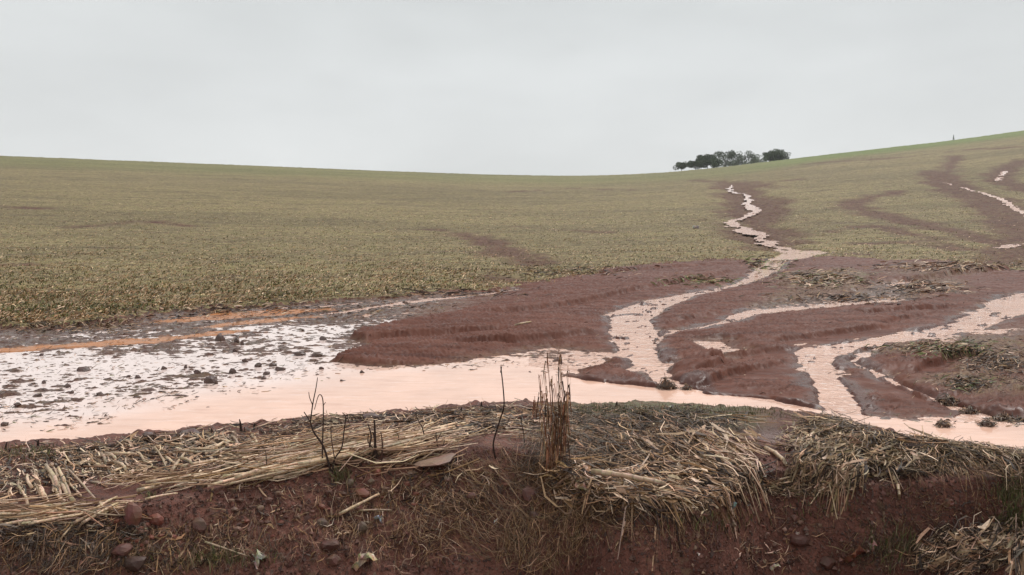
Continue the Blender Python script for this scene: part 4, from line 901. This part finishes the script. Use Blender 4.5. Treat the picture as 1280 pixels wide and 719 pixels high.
# clods standing in the flooded stubble
CLODS=[(52,443,5,3),(84,482,9,5),(104,462,16,6),(55,478,6,5),(49,496,6,4),(89,493,6,5),(22,506,9,4),(5,530,9,5),(125,492,9,4),(160,471,6,3),(190,500,5,3),(172,472,8,5),(205,460,8,5),(247,465,9,5),(296,425,7,6),(303,429,5,6),(294,437,6,4),(267,435,5,3),(270,478,5,5),(306,451,7,5),(323,456,9,6),(350,461,14,6),(341,456,10,5),(333,467,9,5),(404,423,10,6),(374,441,18,4),(396,443,14,5),(402,461,7,4),(453,466,7,5),(430,478,10,5),(427,477,5,6),(330,472,7,5),(246,497,7,4),(503,482,8,4),(512,487,7,3),(523,484,5,4),(550,497,4,3),(552,503,5,3),(428,496,7,3),(375,516,9,3),(364,502,24,3),(385,500,6,4),(232,458,5,5)]
def clod_label(px,row,w,h):
    a = 'wide flat' if w > 11 else 'flat' if w > 2.2*h else 'tall narrow' if h >= w else 'broad' if w > 8 else 'small round' if w < 6 else 'low'
    b = 'at the far left edge' if px < 35 else 'in the left part' if px < 135 else 'left of the largest clod' if px < 235 else 'near the largest clod' if px < 300 else 'below the mud bar tip' if px > 415 and row < 490 else 'over the leafless shrub' if px > 350 and row > 494 and px < 440 else 'in the open pool' if px > 480 else 'between largest clod and mud bar'
    c_ = 'far back' if row < 452 else 'halfway back' if row < 475 else 'towards the bank' if row < 495 else 'near the bank'
    return f'{a} mud clod {b}, {c_}'
for i,(px,row,w,h) in enumerate(CLODS):
    put_rock(px,row,w,h*1.5,(.10,.056,.045),clod_label(px,row,w,h),300+i,name='mud_clod',cat='mud clod',m=M_CLOD,group='clods in the flooded stubble',sink=.35,sub=1)
for i,(px,row,w,h,l) in enumerate([(264,475,18,12,'largest mud clod in the flooded stubble, left of the middle'),(275,422,12,10,'peaked dark clod above the orange streak of water'),(291,464,9,8,'pointed clod with a bent stem in the flooded stubble'),(262,512,12,8,'dark clod in open water, left of a twin'),(278,512,8,7,'dark clod in open water, right of a twin'),(187,546,17,13,'round mud clod on the shore at the left'),(237,541,26,9,'broad clump of muddy roots on the shore'),(463,521,22,9,'dark muddy hump on the shore behind the stubble stems'),(153,552,14,6,'low dark clod left of the round shore clod'),(1107,525,16,5,'low brown clod by the right stream mouth'),(1124,380,5,3,'tiny round clod in the wet flat at the right')]):
    put_rock(px,row,w,h*1.3,(.095,.052,.041),l,400+i,name='mud_clod',cat='mud clod',m=M_CLOD,sink=.3,ymax=60)

# ---- twiggy plants
def tube_mesh(paths, name, sides=5):
    """paths: list of (points, r0, r1, tint)"""
    V=[];F=[];T=[]
    for pts, r0, r1, col in paths:
        n_=len(pts); b0=len(V)
        for i,p in enumerate(pts):
            d=(pts[min(i+1,n_-1)]-pts[max(i-1,0)]).normalized(); s_=d.cross(Vector((0,1,.01))).normalized(); u_=s_.cross(d); r=r0+(r1-r0)*i/(n_-1)
            for j in range(sides):
                a=j/sides*2*math.pi; V.append(p+s_*math.cos(a)*r+u_*math.sin(a)*r); T.append(col)
        for i in range(n_-1):
            for j in range(sides):
                j2=(j+1)%sides; F.append((b0+i*sides+j,b0+i*sides+j2,b0+(i+1)*sides+j2,b0+(i+1)*sides+j))
        F.append(tuple(b0+j for j in range(sides))[::-1]); F.append(tuple(b0+(n_-1)*sides+j for j in range(sides)))
    me=bpy.data.meshes.new(name); me.from_pydata(V,[],F)
    for p in me.polygons: p.use_smooth=True
    set_attr(me,'tint',np.array([tuple(t) for t in T])); return me
def smooth_pts(pts, k=5):
    out=[]; n_=len(pts)
    for i in range(n_-1):
        p0=pts[max(i-1,0)];p1=pts[i];p2=pts[i+1];p3=pts[min(i+2,n_-1)]
        for j in range(k):
            t=j/k; out.append(.5*((2*p1)+(p2-p0)*t+(2*p0-5*p1+4*p2-p3)*t*t+(-p0+3*p1-3*p2+p3)*t**3))
    return out+[pts[-1]]
def plant(name, label, cat, base, stems, group=None, mt=None, partname='stem'):
    """stems: list of (photo points, width px root, width px tip, colour); each becomes a part that stands at the plant's depth"""
    x,y,z = hit([base[0]],[base[1]],2.75,7.4,600); y=y[0]; root = bpy.data.objects.new(name,None); COL.objects.link(root); root.location=(x[0],y,z[0]); root.empty_display_size=.1
    root['label']=label; root['category']=cat
    if group: root['group']=group
    for pts,w0,w1,col in stems:
        lean=random.uniform(-.15,.15); P=[]
        for (a,b) in pts:
            yd = y+lean*(base[1]-b)/FPX*y+random.uniform(-.006,.006); P.append(Vector(((a-640)/FPX*yd, yd, EYE+(HOR-b)/FPX*yd))-root.location)
        if isinstance(pts[0],tuple) and abs(pts[0][1]-base[1])<8: P[0].z-=.03
        o=add_obj(partname, tube_mesh([(smooth_pts(P), w0/2*y/FPX, w1/2*y/FPX, col)], partname), mt or M_TWIG, parent=root)
    return root, y
TWC=(.045,.026,.020); TWR=(.085,.040,.028)
plant('bare_shrub','leafless dark shrub with forked twigs standing before the pool','shrub',(415,590),[
 ([(415,590),(405,560),(392,540),(388,528),(380,515)],3.2,1.2,TWC), ([(388,528),(391,505),(395,485),(397,472)],1.8,.9,TWC), ([(391,507),(387,497),(386,490)],1.2,.8,TWC),
 ([(415,590),(418,575),(427,560),(430,540),(432,522),(428,516)],2.4,1.1,TWC), ([(403,588),(403,560),(404,530),(404,505),(402,495),(398,495),(393,512)],2,.9,TWC), ([(404,507),(407,503)],1,.8,TWC), ([(418,572),(414,545),(414,520)],1.6,.8,TWR),([(430,535),(434,522),(437,530)],1,.7,TWC)])
plant('dead_weed','cluster of short dark dead stems standing upright on the bank beside the leafless shrub','dead stems',(468,575),[
 ([(463,578),(462,560),(464,545),(460,530)],3,1.6,TWC),([(468,576),(469,550),(468,525)],4,2.2,TWC),([(472,576),(470,558),(466,540)],3,1.4,TWC),([(477,572),(478,555),(476,540)],2.6,1.2,TWR),([(466,560),(460,552),(461,542)],1.6,.9,TWC)])
plant('bent_stem','single dark bent stem curving up above the water','dead stem',(628,572),[
 ([(700,592),(672,588),(650,585),(636,583),(622,577),(617,560),(618,548),(625,525),(630,508),(629,485),(626,458)],3.4,1.5,(.035,.018,.014)),([(626,466),(627,458)],2,1.4,(.035,.018,.014))])
plant('leaning_twig','thin dark twig leaning left between the bundle and the bent stem','twig',(534,554),[([(534,555),(528,535),(524,528),(519,517)],1.8,.9,TWC),([(528,535),(532,528)],1,.7,TWC)])
plant('leaning_twig','low dark forked twig with rough buds right of the leaning one','twig',(550,565),[([(550,565),(546,552),(545,540)],1.8,1,TWC),([(546,552),(552,540)],1.2,.8,TWC),([(550,565),(556,550)],1.4,.8,TWC)])
plant('thin_upright_twig','thin upright twig between the bent stem and the tall dead grass','twig',(655,558),[([(656,562),(655,545),(652,528),(653,512)],1.6,.8,TWC)])
plant('thin_upright_twig','short thin twig standing alone left of the leafless shrub','twig',(333,592),[([(333,592),(333,577),(332,563)],1.5,.9,TWC)])
plant('thin_upright_twig','tiny forked twig standing right of the stubble stems','twig',(500,560),[([(500,562),(498,545),(494,540)],1.2,.7,TWC)])
for i,(px,row,h) in enumerate([(302,540,16),(266,545,10),(48,560,10),(8,566,14),(318,537,8),(575,519,10),(770,508,6),(603,514,12)]):
    plant('stubble_stump','short dark stump of stubble on the near shore of the pool','stubble',(px,row),[([(px,row+3),(px+random.uniform(-1.5,1.5),row-h*.5),(px+random.uniform(-3,3),row-h)],5,1,TWC),([(px+3,row+3),(px+4,row-h*.4)],2.5,1,TWC)],group='stubble stumps along the shore')
# tall dead grass
st=[]; GR=(.30,.12,.06); GT=(.42,.24,.12)
for (a,b,c,d) in [(690,585,684,440),(694,585,700,432),(700,585,701,455),(703,580,710,458),(697,585,690,470),(688,575,673,468),(706,575,712,480),(692,580,686,505),(698,585,694,500),(685,570,668,500),(702,580,706,500),(696,585,680,460)]:
    st.append(([(a,b),((a*2+c)/3+random.uniform(-3.5,3.5),b-(b-d)*.35),((a+2*c)/3+random.uniform(-3,3),b-(b-d)*.68),(c,d)],random.uniform(1.0,1.8),random.uniform(.5,.9),random.choice([GR,GT,(.12,.055,.03)])))
gr, gy = plant('dead_grass_clump','tall clump of rusty dead grass standing at the middle of the bank','dead grass',(695,585),st)
V=[];pp=[]
n=270; sel=rng.integers(0,len(st),n); Pl=[];
for i in range(n):
    pts=st[sel[i]][0]; t=rng.uniform(.05,.98); q=t*3; a=pts[int(q)]; b=pts[min(int(q)+1,3)]; f=q-int(q); px_=a[0]*(1-f)+b[0]*f; rw_=a[1]*(1-f)+b[1]*f
    yd=gy+rng.uniform(-.06,.06); x0=(px_-640)/FPX*yd; z0=EYE+(HOR-rw_)/FPX*yd; an=rng.uniform(-1,1); l=rng.uniform(.03,.12)*(1.1-.5*t); up_=rng.uniform(.0,.05)
    gz=float(ground_at(x0,yd)); dxx=an*l*.35
    Pl.append([(x0,yd,z0),(x0+dxx*.6,yd+rng.uniform(-.02,.02),z0+up_*.5),(x0+dxx,yd+rng.uniform(-.04,.04),max(z0-l*.7,gz)),(x0+dxx*1.2,yd+rng.uniform(-.04,.04),max(z0-l*1.4,gz))])
P=np.array(Pl); wdt=rng.uniform(.004,.009,n); Vv,Ff,per=ribbons(P-np.array(gr.location)[None,None],wdt[:,None]*np.array([.5,1,.8,.2])[None]); tn=tints(n,[GR,GT,(.35,.24,.12),(.10,.05,.03)],[4,3,1,2])
o=merge('dead_leaves',[(Vv,Ff,per,tn)],M_STRAW); o['kind']='stuff'; o.parent=gr

# ---- clumps of debris in the streams
def debris(px,row,w,h,label,n=220,name='debris_clump',peak=0):
    x,y,z=hit([px],[row],2.75,40); y=float(y[0]); k=y/FPX; root=bpy.data.objects.new(name,None); COL.objects.link(root); root.location=(float(x[0]),y,float(base_z(x,np.array([y]))[0])); root['label']=label; root['category']='debris'
    o=add_obj('mud_core',rock_mesh(int(px),(.085,.05,.036),1,.06),M_CLOD,parent=root); o.scale=(w*k*.8,w*k*.5,h*k*.8); o.location=(0,0,h*k*.25)
    a=rng.uniform(0,6.28,n); r=rng.uniform(0,.55,n)*w*k; tz=rng.uniform(0,1,n); zt=h*k*(1-np.abs(r)/(w*k*.6))*tz
    X0=np.cos(a)*r; Y0=np.sin(a)*r*.6; b=rng.uniform(0,6.28,n); l=rng.uniform(.2,.6,n)*w*k*.6
    P=np.stack([np.stack([X0,Y0,zt],1),np.stack([X0+np.cos(b)*l*.5,Y0+np.sin(b)*l*.5,zt+rng.uniform(0,.5,n)*l],1),np.stack([X0+np.cos(b)*l,Y0+np.sin(b)*l,np.maximum(zt+rng.uniform(-.5,.3,n)*l,0)],1)],1)
    wd2=rng.uniform(.006,.014,n); V2,F2,p2=ribbons(P,wd2[:,None]*np.array([.6,1,.4])[None]); q=merge('leaf_litter',[(V2,F2,p2,tints(n,[(.12,.072,.046),(.17,.10,.06),TAN,GREY],[3,5,2,1]))],M_STRAW); q['kind']='stuff'; q.parent=root
    if peak: add_obj('stem',tube_mesh([([Vector((0,0,0)),Vector((-.01,0,peak*k*.6)),Vector((-.02,0,peak*k))],.006,.002,TWC)],'stem'),M_TWIG,parent=root)
    return root
debris(833,492,24,15,'dark clump of debris stranded where the left stream meets the pool',260,peak=20)
debris(858,493,14,7,'small low clump of debris just right of the dark stranded one',90)
debris(1185,508,28,13,'dark debris clump damming the narrow right rill',260)
debris(1212,519,22,9,'ragged debris just downstream of the clump in the narrow right rill',160)
debris(1255,527,30,6,'low line of debris beside the water at the right edge',120)
debris(1180,541,22,10,'dark curled roots on the right heap crest',110); debris(1235,540,20,10,'dark roots behind the right heap, nearest the right edge',90)
debris(243,539,22,9,'tangle of dark roots on the shore beside the round clod',90)

# ---- scraps
def crumple(px,row,w,h,label,col,seed,name='plastic_scrap',cat='litter',rough=.4,sub=2,flat=.5):
    r=random.Random(seed); b=bmesh.new(); bmesh.ops.create_grid(b,x_segments=7,y_segments=6,size=.5)
    for v in b.verts:
        v.co.z=.35*math.sin(v.co.x*5+r.random())*math.cos(v.co.y*4+seed)+r.uniform(-.12,.12); v.co.x+=r.uniform(-.07,.07); v.co.y+=r.uniform(-.07,.07)
        if math.hypot(v.co.x,v.co.y)>.5: v.co.x*=.82; v.co.y*=.82
    me=bpy.data.meshes.new(name); b.to_mesh(me); b.free()
    set_attr(me,'tint',np.array([[c*r.uniform(.6,1.15) for c in col] for _ in me.vertices]))
    x,y,z=hit([px],[row],2.75,60); k=float(y[0])/FPX
    o=add_obj(name,me,M_SCRAP,label=label,cat=cat); so_=o.modifiers.new('thickness','SOLIDIFY'); so_.thickness=.02
    o.location=(x[0],y[0],z[0]+h*k*.35); o.scale=(w*k,w*k*.8,h*k); o.rotation_euler=(math.radians(35),0,seed); return o
M_SCRAP=make_tint('scrap',.3,.6,bscale=12)
crumple(915,636,13,10,'dull blue plastic scrap on the soil under the central heap',(.20,.24,.27),1)
crumple(473,653,13,10,'shiny bluish foil scrap beside the olive brown stone',(.45,.47,.58),2)
crumple(870,281,9,4,'small white scrap lying out on the stubble field',(.85,.82,.8),3,name='white_scrap')
crumple(455,709,34,22,'crumpled pale husk at the bottom edge of the middle slope',(.55,.42,.28),4,name='corn_husk',cat='husk')
crumple(323,708,22,26,'torn whitish husk at the bottom edge of the left slope',(.52,.42,.32),5,name='corn_husk',cat='husk')
crumple(333,580,10,8,'pale frayed husk knot at the start of the long bundle',(.6,.5,.36),6,name='corn_husk',cat='husk')
crumple(730,620,24,16,'pale orange curled husk at the left of the lower central heap',(.50,.34,.20),8,name='corn_husk',cat='husk')
crumple(833,513,16,8,'white husk lying on the grassy strip by the water',(.6,.5,.38),9,name='corn_husk',cat='husk')
crumple(1068,701,38,18,'brown wet leaf lying at the foot of the right face',(.17,.065,.035),10,name='dead_leaf',cat='leaf')
crumple(1090,689,13,15,'pink curled leaf standing beside the brown wet leaf',(.42,.22,.18),11,name='dead_leaf',cat='leaf')
crumple(1183,635,18,14,'brown curled leaf caught halfway down the right face',(.16,.07,.045),12,name='dead_leaf',cat='leaf')
crumple(997,671,5,10,'white chip lying on the bare face between the heaps',(.62,.52,.4),13,name='white_chip',cat='chip')
crumple(873,698,6,4,'tiny white chip low on the bare face under the central heap',(.75,.65,.55),14,name='white_chip',cat='chip')
crumple(620,657,4,10,'small white chip in the dead grass of the middle slope',(.7,.62,.5),15,name='white_chip',cat='chip')
crumple(968,715,14,9,'white splinter at the bottom edge below the heaps',(.62,.52,.4),16,name='white_chip',cat='chip')

# ---------------------------------------------------------------- trees behind the crest
def tree(px,top,wpx,D,seed,label,col,loose=.5,group='trees behind the hill crest',hpx=None,clumps=None):
    r=np.random.default_rng(seed); k=D/FPX; x=(px-640)*k; zt=EYE+(HOR-top)*k; gz=float(base_z(np.array([x]),np.array([D]))[0]); H=max(zt-gz,3)
    root=bpy.data.objects.new('tree',None); COL.objects.link(root); root.location=(x,D,gz); root['label']=label; root['category']='tree'; root['group']=group
    wpx*=1.18; R_=wpx*k/2; ch=min(H*.75,max(hpx or 0,wpx*1.0,19)*k); cz=H-ch/2
    limbs=[([Vector((0,0,-.3)),Vector((.1,0,H*.3)),Vector((-.1,0,H*.6)),Vector((0,0,H*.9))],H*.028,H*.006,(.09,.07,.055))]
    nb=clumps or 16; cen=[]
    for i in range(nb):
        a=r.uniform(0,6.28); q=r.uniform(.25,.95)**.7; zz_=cz+r.uniform(-.5,.5)*ch*(1-.3*q*q); zz_=min(zz_,H-.3*R_); c=np.array([math.cos(a)*q*R_*.85,math.sin(a)*q*R_*.8,zz_]); cen.append((c,r.uniform(.30,.50)*R_))
        s0=Vector((0,0,max(H*.25,zz_-ch*.4))); limbs.append(([s0,s0.lerp(Vector(c),.5)+Vector((0,0,-.1)),Vector(c)],H*.011,H*.003,(.09,.07,.055)))
    add_obj('trunk',tube_mesh(limbs,'trunk',5),M_TWIG,parent=root)
    Vs=[];T=[];n_=int(5200*loose/nb)
    for c,cr_ in cen:
        d=r.normal(0,1,(n_,3)); d/=np.linalg.norm(d,axis=1,keepdims=True); p=c+d*(cr_*r.uniform(.35,1.0,(n_,1))**.5)*np.array([1.1,1.1,.8]); 
        s_=r.uniform(.16,.34,(n_,1,1))*(.7+.06*R_); tri=r.normal(0,1,(n_,3,3)); tri/=np.linalg.norm(tri,axis=2,keepdims=True); Vs.append((p[:,None,:]+tri*s_).reshape(-1,3)); T.append(np.repeat(np.array(col)*r.uniform(.6,1.35)*r.uniform(.75,1.25,(n_,1)),3,0))
    V=np.concatenate(Vs); me=np_mesh('crown',V,np.arange(len(V)).reshape(-1,3),np.concatenate(T),smooth=False); add_obj('crown',me,M_TREE,parent=root)
DK=(.075,.11,.05); MD=(.14,.175,.105)  # leaf tones lightened so the colour itself carries the distance haze
for a in [(851.5,205.5,14,230,1,'small round tree, leftmost of the row behind the crest',MD,.5),(869,201,16,238,2,'dark bushy tree second from the left behind the crest',DK,.9),(876,198.5,12,240,12,'narrow dark tree squeezed left of the broad dark one',DK,.6),
          (884,193,20,240,3,'broad tall dark tree near the left of the row behind the crest',DK,1.3),(892,201,16,236,13,'low dark shoulder tree right of the broad dark one',DK,.9),(907,188.5,22,300,4,'hazy grey green tree in the middle of the row, left of two alike',MD,.8),
          (920,188.5,20,300,5,'hazy grey green tree in the middle of the row, right of two alike',MD,.9),(931,188,18,300,6,'sparse open crowned tree right of the middle of the row',MD,.45),(941,193,13,300,16,'thin pale tree on the right flank of the open crowned one',MD,.4),
          (948,194.5,22,330,7,'low distant hazy tree beneath the open crowned one',MD,.8),(962,189.5,14,262,8,'dark tree left of the flat topped one at the right of the row',DK,.7),(969,187.5,18,262,9,'flat topped dark tree at the right of the row',DK,.9),(978,190.5,15,262,10,'small leaning tree, rightmost of the row behind the crest',DK,.45)]:
    tree(*a)
# lone young conifer
D=Dc*.97; x=(1192-640)/FPX*D; gz=float(ground_at([x],[D])[0]); root=bpy.data.objects.new('young_conifer',None); COL.objects.link(root); root.location=(x,D,gz-.1); root.scale=(.6,.6,.6); root['label']='lone tiny conifer on the green crest at the right'; root['category']='conifer'
add_obj('trunk',tube_mesh([([Vector((0,0,-.2)),Vector((0,0,1)),Vector((.02,0,2.6))],.06,.015,(.07,.05,.04))],'trunk'),M_TWIG,parent=root)
n=500; t=rng.uniform(0,1,n); a=rng.uniform(0,6.28,n); r=(1-t)*.55*rng.uniform(.5,1,n)*(.7+.3*np.sin(t*30)); p=np.stack([np.cos(a)*r,np.sin(a)*r,.3+t*2.3],1)
V=(p[:,None,:]+rng.normal(0,.07,(n,3,3))).reshape(-1,3); add_obj('crown',np_mesh('crown',V,np.arange(3*n).reshape(-1,3),tints(3*n,[DK],[1]),smooth=False),M_TREE,parent=root)
# ---------------------------------------------------------------- tell look-alikes apart by their order from the left
byl = {}
for o in bpy.data.objects:
    if o.parent is None and 'label' in o and 'group' in o: byl.setdefault(o['label'], []).append(o)
ORD = ['first','second','third','fourth','fifth','sixth','seventh','eighth','ninth','tenth']
for lab, os_ in byl.items():
    if 1 < len(os_) <= 10:
        os_.sort(key=lambda o: o.location.x/o.location.y)
        for i, o in enumerate(os_):
            o['label'] = lab+(', left one' if i == 0 else ', right one' if i == len(os_)-1 else ', middle one' if len(os_) == 3 else ', '+ORD[i]+' from left')
for o in bpy.data.objects:
    if 'label' in o:
        w = o['label'].split()
        for drop in ('short', 'long', 'thin', 'thick', 'the'):
            if len(w) > 16 and drop in w: w.remove(drop)
        o['label'] = ' '.join(w)
# ---------------------------------------------------------------- damp air over the field
bm = bmesh.new(); bmesh.ops.create_cube(bm, size=1); me = bpy.data.meshes.new('haze'); bm.to_mesh(me); bm.free()
hz = add_obj('haze', me, None, kind='stuff', label='thin damp haze over the whole field under the overcast sky', cat='haze'); hz.scale = (1700*2, 1700*2, 110); hz.location = (0, 0, 110/2-1.6)
hm = bpy.data.materials.new('haze'); hm.use_nodes = True; ht = hm.node_tree; ht.nodes.clear(); ho = ht.nodes.new('ShaderNodeOutputMaterial'); hv = ht.nodes.new('ShaderNodeVolumePrincipled')
hv.inputs['Color'].default_value = (.95,.97,.98,1); hv.inputs['Density'].default_value = .00035; ht.links.new(hv.outputs[0], ho.inputs['Volume']); me.materials.append(hm)
